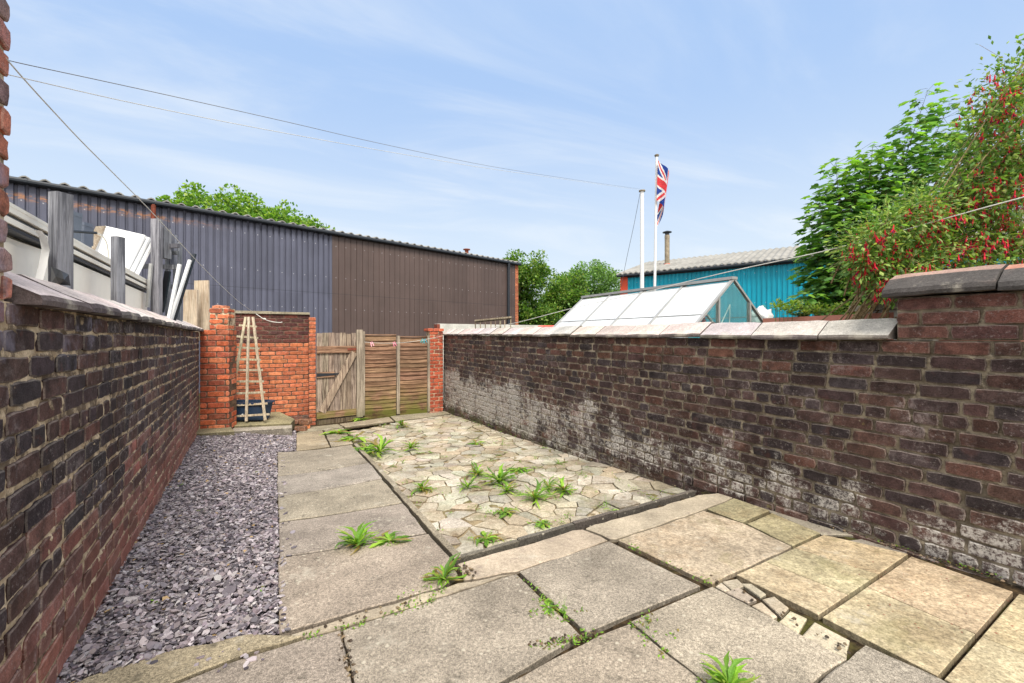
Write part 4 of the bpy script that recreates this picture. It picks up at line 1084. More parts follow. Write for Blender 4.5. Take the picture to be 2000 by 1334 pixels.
# black plastic at foot
m = MB(); z = lz(118, .20)-.03
vs = [P(100, 520, z), P(118, 528, z), P(134, 536, z), P(99, 556, z), P(116, 556, z-.04), P(138, 558, z), P(126, 546, z-.06), P(108, 540, z-.05)]
m.add(vs, [(0, 1, 7), (1, 6, 7), (1, 2, 6), (0, 7, 3), (7, 4, 3), (7, 6, 4), (6, 2, 5), (6, 5, 4)])
tag(m.build('plastic_sheet', M['blackplastic']), 'torn black plastic at the foot of the thick dark post', 'plastic sheet')
# dark pallet frame
pf0 = thing('wooden_pallet', 'dark stained pallets standing on end at the far end of the left wall', 'pallet', Matrix.Translation(P(306, 620, 4.6)))
o0 = P(306, 620, 4.6)
for (x0, y0, x1, y1, Y, wd, th) in ((306, 640, 306, 428, 4.6, .10, .05), (322, 505, 322, 446, 4.72, .07, .10), (328, 640, 328, 480, 4.85, .028, .05), (336, 520, 336, 458, 4.9, .05, .10), (343, 640, 343, 480, 5.0, .025, .05), (351, 640, 351, 474, 5.1, .03, .05)):
    m = MB(); m.bar(P(x0, y0, Y)-o0, P(x1, y1, Y)-o0, wd, th, jit((1, 1, 1), .15), up=Vector((.1, 1, 0)), bev=.003); m.build('upright', M['darkwood'], pf0)
for (x0, y0, x1, y1, Y, wd) in ((268, 482, 350, 480, 4.75, .045), (266, 491, 348, 494, 4.85, .04), (255, 519, 350, 522, 4.8, .05), (300, 560, 352, 560, 4.95, .05)):
    m = MB(); m.bar(P(x0, y0, Y)-o0, P(x1, y1, Y)-o0, .03, wd, jit((.8, .8, .8), .15)); m.build('rail', M['darkwood'], pf0)
# backing boards inside the pallets
# white ribbed panel stack
wp = thing('ribbed_sheeting', 'ribbed white plastic panels leaning behind the cream trailer', 'panel', Matrix.Translation(P(220, 490, 4.3)))
o0 = P(220, 490, 4.3)
for k, dz in enumerate((0, .06, .12)):
    a, b, c, d = [P(x, y, Y)-o0+Vector((0, dz, -dz*.2)) for x, y, Y in ((205, 441, 4.4), (283, 459, 4.6), (243, 535, 4.2), (160, 512, 4.0))]
    m = MB(); n = 14; vs = []
    for i in range(n*2+1):
        t = i/(2*n); off = Vector((0, -.014 if i % 2 else 0, .0)); vs += [a.lerp(b, t)+off, d.lerp(c, t)+off]
    fs = [(2*i, 2*i+1, 2*i+3, 2*i+2) for i in range(2*n)]; m.add(vs, fs)
    m.add([v+Vector((0, .02, -.008)) for v in vs], [f[::-1] for f in fs])
    m.add([vs[0], vs[1], vs[1]+Vector((0, .02, -.008)), vs[0]+Vector((0, .02, -.008)), vs[-2], vs[-1], vs[-1]+Vector((0, .02, -.008)), vs[-2]+Vector((0, .02, -.008))], [(0, 1, 2, 3), (4, 5, 6, 7)])
    m.build('sheet', M['white'], wp)
m = MB(); a, b, c, d = [P(x, y, Y)-o0 for x, y, Y in ((187, 442, 4.3), (204, 441, 4.38), (176, 500, 4.0), (160, 498, 3.95))]
m.add([a, b, c, d]+[v+Vector((0, .02, 0)) for v in (a, b, c, d)], [(0, 3, 2, 1), (4, 5, 6, 7), (0, 1, 5, 4), (1, 2, 6, 5), (2, 3, 7, 6), (3, 0, 4, 7)]); m.build('edge_board', M['palewood'], wp)
# grey tubs
for x0, x1, y0, y1, Y, lb in ((131, 152, 415, 470, 3.4, 'taller grey plastic crate beside the thick dark post'), (152, 173, 436, 482, 3.6, 'lower grey plastic crate behind the trailer roof'), (172, 180, 444, 480, 3.75, 'narrow grey crate next to the white ribbed panels')):
    p = P((x0+x1)/2, y1, Y); wd = (x1-x0)*Y/F; h = (y1-y0)*Y/F; m = MB()
    sec = [(wd*.44, 0), (wd*.5, h*.85), (wd*.53, h*.86), (wd*.53, h), (wd*.46, h), (wd*.42, h*.1)]
    vs = []
    for rr_, zz in sec:
        for sx, sy in ((-1, -.8), (-.8, -1), (.8, -1), (1, -.8), (1, .8), (.8, 1), (-.8, 1), (-1, .8)): vs.append((rr_*sx, rr_*sy, zz))
    fs = [(q*8+i, q*8+(i+1) % 8, (q+1)*8+(i+1) % 8, (q+1)*8+i) for q in range(5) for i in range(8)]+[tuple(range(8))[::-1], tuple(40+i for i in range(8))]
    m.add(vs, fs, jit(lin((92, 100, 114)), .1)); tag(m.build('plastic_crate', M['tinted'], None, Matrix.Translation(p)), lb, 'crate', 'grey crates on the trailer roof')
wire('pipe', 'thin black pipe running right from the thick dark post', [(130, 451, 3.0), (160, 453, 3.1), (188, 455, 3.2)], .011, 'darkmetal', cat='pipe')
wire('cable', 'pale cable looping over the white ribbed panels', [(186, 455, 3.2), (198, 460, 3.3), (207, 472, 3.35), (211, 490, 3.4), (213, 512, 3.45)], .006, 'rope', cat='cable')
# leaning poles and boards
def lean(name, label, a, b, Ya, Yb, wd, th, mat, cat='board'):
    p = P(a[0], a[1], Ya); q = P(b[0], b[1], Yb); m = MB(); m.bar(Vector((0, 0, 0)), q-p, wd, th, (1, 1, 1), up=Vector((0, 1, 0))); tag(m.build(name, M[mat], None, Matrix.Translation(p)), label, cat)
lean('plastic_trim', 'short white plastic trim leaning left of the longer one', (326, 640), (351, 516), 4.45, 4.5, .03, .02, 'white')
lean('plastic_trim', 'long white plastic trim leaning against the pallets', (329, 640), (371, 508), 4.5, 4.7, .03, .02, 'white')
lean('plastic_trim', 'black plastic trim leaning just behind the long white one', (335, 640), (380, 496), 4.56, 4.76, .035, .02, 'darkmetal')
lean('dark_board', 'black board leaning inside the pallets with a white edge', (314, 610), (328, 530), 4.62, 4.68, .06, .02, 'blackplastic')
lean('plastic_trim', 'grey blue trim leaning left of the tallest pallet upright', (288, 600), (295, 515), 4.5, 4.55, .03, .02, 'alu')
lean('timber_board', 'pinkish short board standing behind the wall end', (372, 660), (373, 566), 6.5, 6.5, .21, .03, 'palewood')
lean('timber_board', 'taller pale board standing between the wall end and the orange pillar', (396, 665), (394, 548), 6.7, 6.7, .22, .03, 'palewood')

# ---------------- vegetation ----------------
def leafcard(mb, p, d, up, L, wd, col, shape='oval'):
    d = d.normalized(); s = d.cross(up)
    if s.length < .05: s = d.cross(Vector((1, 0, 0)))
    s.normalize(); n = s.cross(d)
    if shape == 'quad':
        pts = [(0, -.3), (.5, -.5), (1, 0), (.5, .5), (0, .3)]
        vs = [p+d*L*a+s*wd*b for a, b in pts]; mb.add(vs, [(0, 1, 2, 3, 4)], col); return
    if shape == 'oval':
        vs = [p, p+d*L*.5+s*wd*.5-n*L*.05, p+d*L-n*L*.12, p+d*L*.5-s*wd*.5-n*L*.05, p+d*L*.5+n*L*.03]
        mb.add(vs, [(0, 1, 4), (1, 2, 4), (2, 3, 4), (3, 0, 4)], col); return
    # maple: five lobes
    a = [(0, 0), (.02, .28), (.2, .62), (.34, .40), (.52, .78), (.66, .34), (1.0, 0)]
    pts = a+[(x, -y) for x, y in a[-2:0:-1]]
    vs = [p+d*L*x+s*L*y*.62-n*L*(.12*x*x+.16*abs(y)) for x, y in pts]; c = len(vs); vs.append(p+d*L*.42)
    mb.add(vs, [(i, (i+1) % c, c) for i in range(c)], col)
def rdir(rr): 
    while True:
        v = Vector((rr.uniform(-1, 1), rr.uniform(-1, 1), rr.uniform(-1, 1)))
        if .05 < v.length < 1: return v.normalized()
def far_tree(name, label, base, blobs, nleaf, size, cols, trunk=.25, seed=1, group=None):
    rr = random.Random(seed); base = Vector(base)
    root = thing(name, label, 'tree', Matrix.Translation(base), group)
    mb = MB(); tot = sum(b[3]**2 for b in blobs)
    nleaf = int(nleaf*1.9)
    for bi, (bx, by, bz, br) in enumerate(blobs):
        nsub = max(8, int(20*br)); subs = []
        for i in range(nsub):
            d = rdir(rr); 
            subs.append((Vector((bx, by, bz))+Vector((d.x*br, d.y*br, d.z*br*.85))*rr.uniform(.45, .95), br*rr.uniform(.22, .42)))
        n = int(nleaf*br*br/tot)
        for i in range(n):
            c, r = rr.choice(subs); d = rdir(rr)
            if d.z < -.3 and rr.random() < .6: d.z = -d.z
            p = c+d*r*(rr.random()**.33)
            L = size*.68*rr.uniform(.6, 1.3); dd = (d+rdir(rr)*.9)
            leafcard(mb, p, dd, Vector((0, 0, 1))+rdir(rr)*.6, L, L*.8, jit(rr.choice(cols), .2, .08), 'quad')
    mb.build('crown', M['leaf'], root)
    tb = MB(); zc = min(b[2] for b in blobs)
    tb.tube([(0, 0, -1.5), (0, 0, zc*.5), (blobs[0][0]*.5, blobs[0][1]*.5, zc)], [trunk, trunk*.8, trunk*.6], 8)
    for bx, by, bz, br in blobs:
        st = Vector((blobs[0][0]*.3, 0, zc*.7)); e = Vector((bx, by, bz+br*.3))
        tb.tube([st, st.lerp(e, .5)+Vector((0, 0, .2)), e], [trunk*.45, trunk*.25, trunk*.06], 6)
        for i in range(5):
            d = rdir(rr); s2 = st.lerp(e, rr.uniform(.4, .8)); tb.tube([s2, Vector((bx, by, bz))+d*br*.8], [trunk*.15, trunk*.03], 5)
    tb.build('trunk', M['bark'], root, smooth=True)
    return root
GR1 = [lin(c) for c in ((118, 156, 66), (138, 176, 78), (98, 138, 58), (156, 184, 88), (84, 122, 52))]
GR2 = [lin(c) for c in ((86, 124, 56), (106, 144, 66), (70, 106, 48), (128, 162, 76), (146, 164, 88))]
GR3 = [lin(c) for c in ((108, 144, 86), (126, 162, 100), (92, 128, 72), (140, 174, 108))]
far_tree('tree', 'bright green tree rising over the blue end of the warehouse roof', (-19.5, 30, 0), [(.6, 0, 8.3, 3.1), (-2.6, 0, 8.9, 2.8), (3.4, 0, 7.7, 2.7), (1.9, .5, 8.1, 2.6), (4.8, .5, 7.0, 2.5), (6, 1, 6.5, 2.3), (-5.0, 0, 9.2, 1.8)], 30000, .30, GR1, .35, 1)
far_tree('tree', 'dark green tree right against the orange corner of the warehouse', (.8, 35, 0), [(0, 0, 5.9, 2.5), (-1.5, 1, 5.5, 2.3), (1.0, 0, 3.2, 2.0), (.2, 0, 1.2, 2.4), (1.6, 0, .6, 1.7), (-1.8, 0, 2.5, 2)], 22000, .26, GR2, .3, 2)
far_tree('tree', 'mid green bushy tree between the dark tree and the round pale tree', (5.1, 39, 0), [(0, 0, 5.1, 2.3), (-1.3, 0, 3.9, 2.1), (1.6, 0, 3.4, 2.0), (0, 0, 1.2, 2.6), (2.2, 0, 1.0, 2.2), (-1.8, 0, .5, 2)], 22000, .28, GR2, .3, 3)
far_tree('tree', 'round pale green tree beside the turquoise shed', (9.6, 50, 0), [(0, 0, 7.2, 3.3), (-2.2, 0, 5.4, 2.6), (2.2, 0, 5.0, 2.4), (0, 0, 3.0, 3.4), (-2.5, 0, 1.5, 2.6), (2.2, 0, 1.8, 2.6)], 24000, .30, GR3, .35, 4)
def hedge():
    far_tree('tree', 'low dark shrubby tree filling under the trees by the greenhouse', (4.5, 30, 0), [(-3, 0, .3, 1.5), (-1, 0, .2, 1.5), (1, 0, .4, 1.5), (3, 0, .3, 1.6), (-4.6, 0, .2, 1.2)], 11000, .24, GR2, .15, 5)
hedge()

def sycamore():
    rr = random.Random(11); Yb = 5.4; base = P(1665, 658, Yb); base.z = 0
    root = thing('sycamore_tree', 'young sycamore with broad lobed leaves behind the fuchsia, before the turquoise shed', 'tree', Matrix.Translation(base))
    tb = MB(); lb = MB()
    # shoots: picture tips at depths
    tips = [(1812, 170, 5.6), (1855, 195, 5.7), (1905, 225, 5.8), (1780, 240, 5.4), (1870, 250, 5.9), (1830, 265, 5.3), (1705, 275, 5.2), (1690, 300, 5.5), (1745, 285, 5.5), (1632, 310, 5.2), (1648, 330, 5.6), (1600, 392, 5.1), (1625, 400, 5.4), (1660, 370, 5.0),
            (1590, 470, 5.2), (1585, 510, 5.4), (1610, 450, 5.6), (1700, 360, 5.7), (1735, 350, 5.1), (1780, 330, 5.6), (1640, 440, 5.0), (1680, 430, 5.3), (1720, 420, 5.0), (1600, 540, 5.3), (1590, 575, 5.2), (1630, 520, 5.0), (1660, 500, 5.5), (1640, 580, 5.1),
            (1690, 560, 5.3), (1620, 600, 5.4), (1720, 500, 5.5), (1760, 450, 5.3), (1800, 400, 5.6), (1830, 350, 5.7), (1880, 330, 5.8), (1680, 610, 5.0), (1730, 580, 5.2), (1571, 565, 5.1), (1700, 470, 4.9), (1655, 545, 5.6), (1765, 540, 5.5), (1710, 610, 5.4),
            (1800, 300, 5.5), (1760, 390, 5.6), (1840, 420, 5.6), (1612, 360, 5.5), (1670, 340, 5.3), (1716, 320, 5.4), (1635, 480, 5.3)]
    for (x, y, Y) in tips:
        e = P(x, y, Y)-base; hstart = max(.3, e.z*.35); s = Vector((e.x*.15, (e.y)*.15, hstart)); mid = s.lerp(e, .55)+Vector((0, 0, .12*e.z*.3))
        tb.tube([s, mid, e-Vector((0, 0, .05))], [.014, .007, .0015], 5)
        n = 110
        for i in range(n):
            t = .40+.60*(i/n)**.62
            p = (s.lerp(mid, t/.55) if t < .55 else mid.lerp(e, (t-.55)/.45))
            a = i*2.4+rr.uniform(-.5, .5); rad = .05+.26*(1-t)**.7+rr.uniform(0, .10)
            q = p+Vector((math.cos(a)*rad, math.sin(a)*rad, rr.uniform(-.10, .08)))
            d = Vector((math.cos(a), math.sin(a), rr.uniform(-.55, .1)))
            L = rr.uniform(.08, .16)*(1-.25*(t > .92))
            col = rr.choice([(98, 142, 72), (116, 160, 84), (80, 122, 60), (138, 178, 96), (66, 104, 52), (92, 136, 76)])
            if t > .9 and rr.random() < .5: col = (134, 180, 70)
            leafcard(lb, q, d, Vector((0, 0, 1))+rdir(rr)*.35, L, L, jit(lin(col), .18, .06), 'maple')
            if i % 3 == 0: tb.tube([p, q], .0018, 3)
    tb.tube([(0, 0, -1.2), (.02, 0, 0), (0, .02, .9), (.1, .05, 1.6)], [.06, .05, .035, .015], 8)
    lb.build('crown', M['leaf'], root); tb.build('trunk', M['bark'], root)
sycamore()
def fuchsia():
    rr = random.Random(21); base = Vector((2.9, 3.6, 0))
    root = thing('fuchsia_bush', 'large fuchsia bush hung with red flowers over the raised coping', 'bush', Matrix.Translation(base))
    tb = MB(); lb = MB(); fpos = []
    tips = []
    for i in range(230):
        # region: rising to the right
        x = 1668+460*rr.random()**.85; lo = 548 if x > 1750 else 560-(1750-x)*.2
        hi = max(120, 470-(x-1655)*1.0) if x < 1900 else max(40, 260-(x-1900)*1.5)
        if x < 1760: hi = 420
        elif x < 1900: hi = 340 + (1900-x)*.45
        y = hi+(lo-hi)*rr.random()**.9
        tips.append((x, y, rr.uniform(2.75, 3.7)))
    tips += [(1968, 128, 3.1), (1955, 112, 3.2), (1990, 150, 3.0), (1975, 200, 3.1), (1965, 175, 3.3), (1985, 235, 3.2), (2010, 120, 3.1), (1960, 260, 3.1), (1990, 280, 3.0), (1970, 310, 3.2), (1940, 310, 3.0), (1995, 185, 3.3), (1785, 352, 3.0), (1668, 515, 3.0), (1690, 505, 2.9), (1770, 545, 2.75), (1755, 548, 2.8), (1800, 550, 2.75)]
    for ti, (x, y, Y) in enumerate(tips):
        e = P(x, y, Y)-base
        s = Vector((rr.uniform(-.25, .3), rr.uniform(-.3, .3), 1.0+rr.random()*.4))
        up = .25+.35*rr.random(); mid = s.lerp(e, .6)+Vector((0, 0, up*.6))
        pts = [s.lerp(mid, k/4) if k < 4 else mid for k in range(5)]
        pts = [((1-t)**2)*s+2*t*(1-t)*mid+t*t*e for t in [k/8 for k in range(9)]]
        if rr.random() < .4: tb.tube(pts[3:] if x < 1800 else pts, [.006*(1-k/9)+.001 for k in range(6 if x < 1800 else 9)], 4, (1.7, 1.6, 1.4))
        flw = rr.random() < .62
        for i in range(105):
            t = .66+.34*rr.random()**.8; p = ((1-t)**2)*s+2*t*(1-t)*mid+t*t*e
            off = rdir(rr)*rr.uniform(.02, .18)
            d = off.normalized()+Vector((0, 0, -.2)); L = rr.uniform(.028, .052)
            col = rr.choice([(112, 148, 74), (136, 170, 88), (88, 124, 58), (160, 186, 104), (148, 162, 96), (76, 108, 52), (98, 132, 66)])
            leafcard(lb, p+off, d, Vector((0, 0, 1))+rdir(rr)*.5, L, L*.5, jit(lin(col), .18, .06), 'oval')
            if flw and i < 14: tq = .72+.3*rr.random(); fpos.append(((1-tq)**2)*s+2*tq*(1-tq)*mid+tq*tq*e+rdir(rr)*.05+Vector((0, 0, -.05)))
            if i % 24 == 0: tb.tube([p, p+off], .0012, 3, (1.6, 1.4, 1.2))
    lb.build('leaves', M['leaf'], root); tb.build('branches', M['bark'], root)
    # flower mesh
    def flower(mb, o, s, a, rr):
        red = jit(lin((228, 44, 70)), .15); pk = lin((150, 40, 110))
        T = Matrix.Translation(o)@Matrix.Rotation(a, 4, 'Z')@Matrix.Rotation(rr.uniform(-.3, .3), 4, 'X')@Matrix.Scale(s, 4)
        t_ = MB(); t_.tube([(0, 0, .012), (0, 0, 0), (0, 0, -.014), (0, 0, -.022)], [.0012, .0035, .0045, .003], 5, red, cap=False)
        for k in range(4):
            c, s_ = math.cos(k*1.571), math.sin(k*1.571)
            t_.add([(c*.003-s_*.003, s_*.003+c*.003, -.018), (c*.003+s_*.003, s_*.003-c*.003, -.018), (c*.012+s_*.004, s_*.012-c*.004, -.03), (c*.017, s_*.017, -.042), (c*.012-s_*.004, s_*.012+c*.004, -.03)], [(0, 1, 2, 3, 4)], red)
        t_.tube([(0, 0, -.02), (0, 0, -.038)], [.003, .006], 5, pk)
        t_.tube([(0, 0, -.035), (0, 0, -.062)], .0007, 3, red)
        o_ = len(mb.v); mb.v += [tuple(T@Vector(v)) for v in t_.v]; mb.f += [[i+o_ for i in f] for f in t_.f]; mb.c += t_.c
    rr.shuffle(fpos)
    vis = [p for p in fpos if True]
    proto = None; single = MB(); flower(single, Vector((0, 0, 0)), 1.0, 0, rr)
    me = None
    for i, p in enumerate(vis[:100]):
        if me is None:
            o = single.build('flower', M['petal'], root); me = o.data
        else:
            o = bpy.data.objects.new('flower', me); C.objects.link(o); o.parent = root
        o.location = p; s = rr.uniform(.85, 1.15); o.scale = (s, s, s); o.rotation_euler = (rr.uniform(-.3, .3), 0, rr.uniform(0, 6.28))
    mb = MB()
    for p in vis[100:1800]: flower(mb, p, rr.uniform(.8, 1.15), rr.uniform(0, 6.28), rr)
    mb.build('flowers', M['petal'], root)['kind'] = 'stuff'
fuchsia()
def lowplants():
    rr = random.Random(31)
    for nm, lb_, pts in (('creeper_plant', 'light green creeper trailing on the pink topped wall', [(x, 612+rr.uniform(-8, 6), 3.9) for x in range(1515, 1672, 8)]),
                    ('creeper_plant', 'few pale leaves growing against the white stub wall', [(x, 612+rr.uniform(-6, 8), 3.5) for x in range(1680, 1750, 12)])):
        m = MB()
        for (x, y, Y) in pts:
            c = P(x, y, Y+.3)
            for i in range(26):
                d = rdir(rr); d.z = abs(d.z); p = c+d*rr.uniform(.01, .09); leafcard(m, p, d, Vector((0, 0, 1)), .04, .026, jit(lin(rr.choice([(130, 160, 70), (150, 170, 90), (100, 135, 55)])), .15), 'oval')
            m.tube([c+Vector((0, 0, -.15)), c, c+Vector((.02, 0, .06))], .003, 4, lin((120, 130, 70)))
        tag(m.build(nm, M['leaf']), lb_, 'plant')
lowplants()

# weeds
def rosette(seed, n, L, up, toothed=True, wd=.16):
    rr = random.Random(seed); m = MB()
    for i in range(n):
        a0 = 2.4*i+rr.uniform(-.6, .6); l = L*rr.uniform(.35, 1.2); el = min(1.5, up*rr.uniform(.3, 1.3)); bend = rr.uniform(-.9, .9)
        segs = 7; col = jit(lin(rr.choice([(124, 168, 56), (146, 190, 66), (100, 142, 48), (166, 204, 82), (150, 170, 76), (112, 156, 62), (96, 130, 64), (158, 140, 86)])), .12)
        vs = []
        for k in range(segs+1):
            t = k/segs; a = a0+bend*t*t; c, s = math.cos(a), math.sin(a); r = l*t*math.cos(el*(1-.5*t)); z = l*(math.sin(el)*t-.55*t*t*(1-.3*el))+.004
            z = max(z, .004); w_ = l*wd*(math.sin(math.pi*min(1, t*.92+.06))**.8)*(1.25 if (k % 2 and toothed) else .7)*(.5+.6*t)
            vs += [(c*r-s*w_, s*r+c*w_, z+.3*w_), (c*r, s*r, z), (c*r+s*w_, s*r-c*w_, z+.3*w_)]
        fs = []
        for k in range(segs):
            fs += [(k*3, k*3+1, k*3+4, k*3+3), (k*3+1, k*3+2, k*3+5, k*3+4)]
        m.add(vs, fs, col)
    return m
def tuft(seed, n, L):
    rr = random.Random(seed); m = MB()
    for i in range(n):
        a = rr.uniform(0, 6.28); l = L*rr.uniform(.5, 1.1); ln = rr.uniform(.1, .7); c, s = math.cos(a), math.sin(a); col = jit(lin(rr.choice([(110, 165, 50), (134, 185, 66), (90, 140, 44)])), .15)
        vs = []
        for k in range(4):
            t = k/3; r = l*ln*t*t+.006; z = l*t*(1-.25*ln*t); w_ = .0028*(1-t)+.0004; vs += [(c*r-s*w_, s*r+c*w_, z), (c*r+s*w_, s*r-c*w_, z)]
        m.add(vs, [(0, 1, 3, 2), (2, 3, 5, 4), (4, 5, 7, 6)], col)
    return m
RM = {}
def weed(kind, x, y, szpx, label, name=None, low=None):
    dz = low if low is not None else 0
    p = gp(x, y, dz); size = szpx*1.2*p.y/F
    key = (kind, int(x) % 4)
    if key not in RM:
        mm = {'d': lambda: rosette(40+key[1], 44, 1.0, 1.2, True, .085), 'f': lambda: rosette(60+key[1], 30, 1.0, .5, True, .13), 'g': lambda: tuft(80+key[1], 26, 1.0), 'l': lambda: rosette(90+key[1], 50, 1.0, 1.15, False, .07)}[kind]()
        if kind == 'g': mm.v = [(a, b, c) for a, b, c in mm.v]
        o = mm.build(name or 'dandelion', M['leaf']); RM[key] = o.data
    else:
        o = bpy.data.objects.new(name or 'dandelion', RM[key]); C.objects.link(o)
    o.location = (p.x, p.y, Zg(p.x, p.y)+dz-.004); o.scale = (size,)*3; o.rotation_euler = (0, 0, random.uniform(0, 6.28))
    o.name = name or 'dandelion'
    tag(o, label, 'weed', 'weeds growing between the paving')
cl = -.06
weed('d', 697, 1066, 40, 'large bright dandelion on the grey path slabs left of the kerb')
weed('f', 762, 1056, 36, 'flat leafed weed touching the large dandelion on the path', 'sow_thistle')
weed('d', 868, 1132, 40, 'dandelion sprouting beside the kerb corner')
weed('f', 1072, 1185, 26, 'broad leaved weed in the joint of two front slabs', 'dock_weed')
weed('g', 1102, 1200, 42, 'grass tuft rising next to the broad leaved weed in the front joint', 'grass_tuft')
weed('d', 1425, 1345, 52, 'dandelion cut by the bottom edge of the photo')
weed('g', 820, 1172, 24, 'thin grass tuft in the joint below the kerb corner', 'grass_tuft')
weed('g', 1262, 1228, 24, 'sprawling grass tuft at the corner of the big front slabs', 'grass_tuft')
weed('d', 742, 884, 34, 'largest dandelion at the far end of the left kerb', low=-.03)
weed('f', 715, 876, 30, 'flat weed spilling over the far end of the left kerb', 'sow_thistle', -.02)
weed('d', 824, 958, 24, 'upright yellow green dandelion nearest the left kerb on the crazy paving', low=cl)
weed('l', 913, 952, 24, 'darker weed clump left of the centre of the crazy paving', 'willowherb', cl)
weed('d', 975, 942, 34, 'tall dandelion cluster at the centre of the crazy paving', low=cl)
weed('d', 990, 960, 22, 'smaller dandelion just in front of the central cluster', low=cl)
weed('l', 1045, 975, 38, 'largest bright clump of narrow leaves on the crazy paving', 'willowherb', cl)
weed('l', 1072, 955, 24, 'weed clump just right of the largest bright clump', 'willowherb', cl)
weed('d', 1102, 960, 28, 'dandelion at the right of the weed row on the crazy paving', low=cl)
weed('g', 1184, 990, 26, 'lone grass tuft near the right end of the front kerb', 'grass_tuft', cl)
weed('d', 932, 926, 22, 'slim dandelion behind the central cluster', low=cl)
weed('f', 1012, 918, 22, 'low weed behind and right of the central cluster', 'sow_thistle', cl)
weed('d', 802, 876, 20, 'spiky dandelion right of the largest far dandelion', low=-.04)
weed('f', 690, 858, 30, 'flat bright weed patch by the back flagstones', 'sow_thistle')
weed('f', 662, 846, 26, 'weed patch nearest the gate foot', 'sow_thistle')
weed('d', 784, 832, 16, 'small dandelion before the middle fence post', low=-.02)
weed('f', 930, 866, 16, 'small bright weed halfway along the right wall', 'sow_thistle', cl)
weed('g', 982, 868, 18, 'little grass tuft close to the right wall', 'grass_tuft', cl)
weed('f', 950, 1052, 26, 'low weed in the front joints of the crazy paving by the kerb', 'sow_thistle', cl)
weed('f', 985, 1000, 24, 'spreading weed in the joint in front of the tall cluster', 'sow_thistle', cl)
weed('f', 702, 820, 16, 'round leaved weed at the foot of the gate post', 'sow_thistle')
weed('f', 1060, 1022, 18, 'small weed midway behind the front kerb', 'sow_thistle', cl)
# ground cover creeping in the joints, uncountable
WP = [o for o in C.objects if o.get('category') == 'weed']
gcv = MB(); rr = random.Random(77)
def sprig(p, r, z, n, cc=None):
    for i in range(n):
        a = rr.uniform(0, 6.28); q = Vector((p.x+rr.gauss(0, r), p.y+rr.gauss(0, r), z+rr.uniform(0, .012))); d = Vector((math.cos(a), math.sin(a), rr.uniform(.1, .9)))
        leafcard(gcv, q, d, Vector((0, 0, 1)), rr.uniform(.01, .024), rr.uniform(.006, .012), jit(lin(cc or rr.choice([(120, 162, 56), (142, 188, 66), (100, 132, 50), (130, 120, 66)])), .15), 'oval')
for o in WP:
    for k in range(5): sprig(Vector((o.location.x+rr.gauss(0, .07), o.location.y+rr.gauss(0, .05))), .02, o.location.z, 9)
for i in range(700):
    p = Vector((rr.uniform(-4, 1.7), rr.uniform(2.4, 8.5)))
    if inside(p, creg):
        dens = math.exp(-((p.x-.1)**2/1.4+(p.y-3.7)**2/2.2))
        if rr.random() < .18+.8*dens: sprig(p, .026, Zc(p.x, p.y)-.005, rr.choice((6, 11, 22)))
for (x0, y0, x1, y1, n) in ((667, 1229, 860, 1168, 12), (1050, 1265, 1165, 1240, 16), (1009, 1119, 1138, 1240, 8), (1230, 1215, 1300, 1280, 6), (600, 1243, 667, 1228, 4), (1206, 1055, 1388, 1141, 8), (860, 806, 1400, 948, 60), (1500, 985, 1950, 1128, 26)):
    for i in range(n):
        t = rr.random(); p = gp(x0+(x1-x0)*t, y0+(y1-y0)*t); sprig(p, .015, Zg(p.x, p.y)-.006-(.05 if n == 60 and t > .2 else 0), rr.choice((3, 5, 8)))
for x, y in ((513, 1155), (303, 1185), (500, 925), (355, 950), (392, 1001)): p = gp(x, y); sprig(p, .012, Zg(p.x, p.y)+.01, 8)
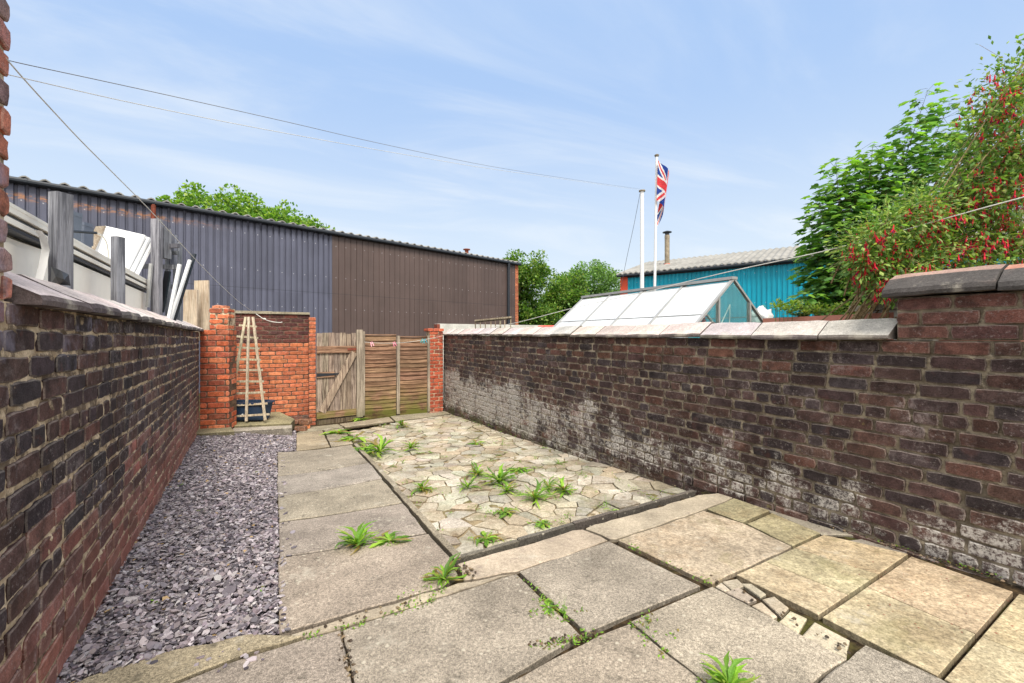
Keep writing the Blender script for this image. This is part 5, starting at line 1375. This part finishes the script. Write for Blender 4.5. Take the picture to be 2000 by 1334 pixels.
for i in range(90):
    p = Vector((rr.uniform(-4, 1.6), rr.uniform(2.5, 8.6)))
    if not inside(p, creg): continue
    r_ = rosette(500+i, rr.choice((7, 10, 14)), rr.uniform(.04, .085), rr.uniform(.5, 1.2), rr.random() < .5, .11); o_ = len(gcv.v); z_ = Zc(p.x, p.y)-.012
    gcv.v += [(a+p.x, b+p.y, c+z_) for a, b, c in r_.v]; gcv.f += [[q+o_ for q in f] for f in r_.f]; gcv.c += [tuple(v*.85 for v in c) for c in r_.c]
for i in range(60):   # fallen fuchsia petals
    p = gp(rr.uniform(1640, 2000), rr.uniform(1085, 1240)); leafcard(gcv, Vector((p.x, p.y, Zg(p.x, p.y)+.007)), Vector((rr.uniform(-1, 1), rr.uniform(-1, 1), .05)), Vector((0, 0, 1)), rr.uniform(.006, .016), .004, jit(lin((150, 50, 48)), .3), 'oval')
tag(gcv.build('ground_cover', M['leaf']), 'tiny weeds, moss and fallen petals scattered through the paving joints', 'ground cover', kind='stuff')
# crumbs of soil
cr_ = MB()
for (x0, y0, x1, y1, n) in ((668, 1232, 690, 1330, 50), (1040, 1262, 1165, 1240, 60), (885, 1105, 925, 1120, 50), (560, 1245, 860, 1158, 24), (1390, 1130, 1660, 1270, 24), (862, 803, 1400, 950, 260), (1480, 980, 1980, 1140, 110)):
    for i in range(n):
        t = rr.random(); p = gp(x0+(x1-x0)*t+rr.gauss(0, 6), y0+(y1-y0)*t+rr.gauss(0, 4)); s = rr.uniform(.003, .012); z = Zg(p.x, p.y)+s*.3-(.055 if n == 260 and t > .12 else 0)
        d = [Vector((rr.uniform(.6, 1.2)*a, rr.uniform(.6, 1.2)*b, rr.uniform(.5, 1)*c))*s for a, b, c in ((1, 0, 0), (-1, 0, 0), (0, 1, 0), (0, -1, 0), (0, 0, 1), (0, 0, -1))]
        c = Vector((p.x, p.y, z)); cr_.add([c+v for v in d], [(0, 2, 4), (2, 1, 4), (1, 3, 4), (3, 0, 4), (2, 0, 5), (1, 2, 5), (3, 1, 5), (0, 3, 5)], jit(lin(rr.choice([(84, 70, 52), (120, 104, 82), (60, 50, 40)])), .2))
tag(cr_.build('soil_crumbs', M['tinted']), 'loose crumbs of earth and grit along the paving joints', 'soil', kind='stuff')
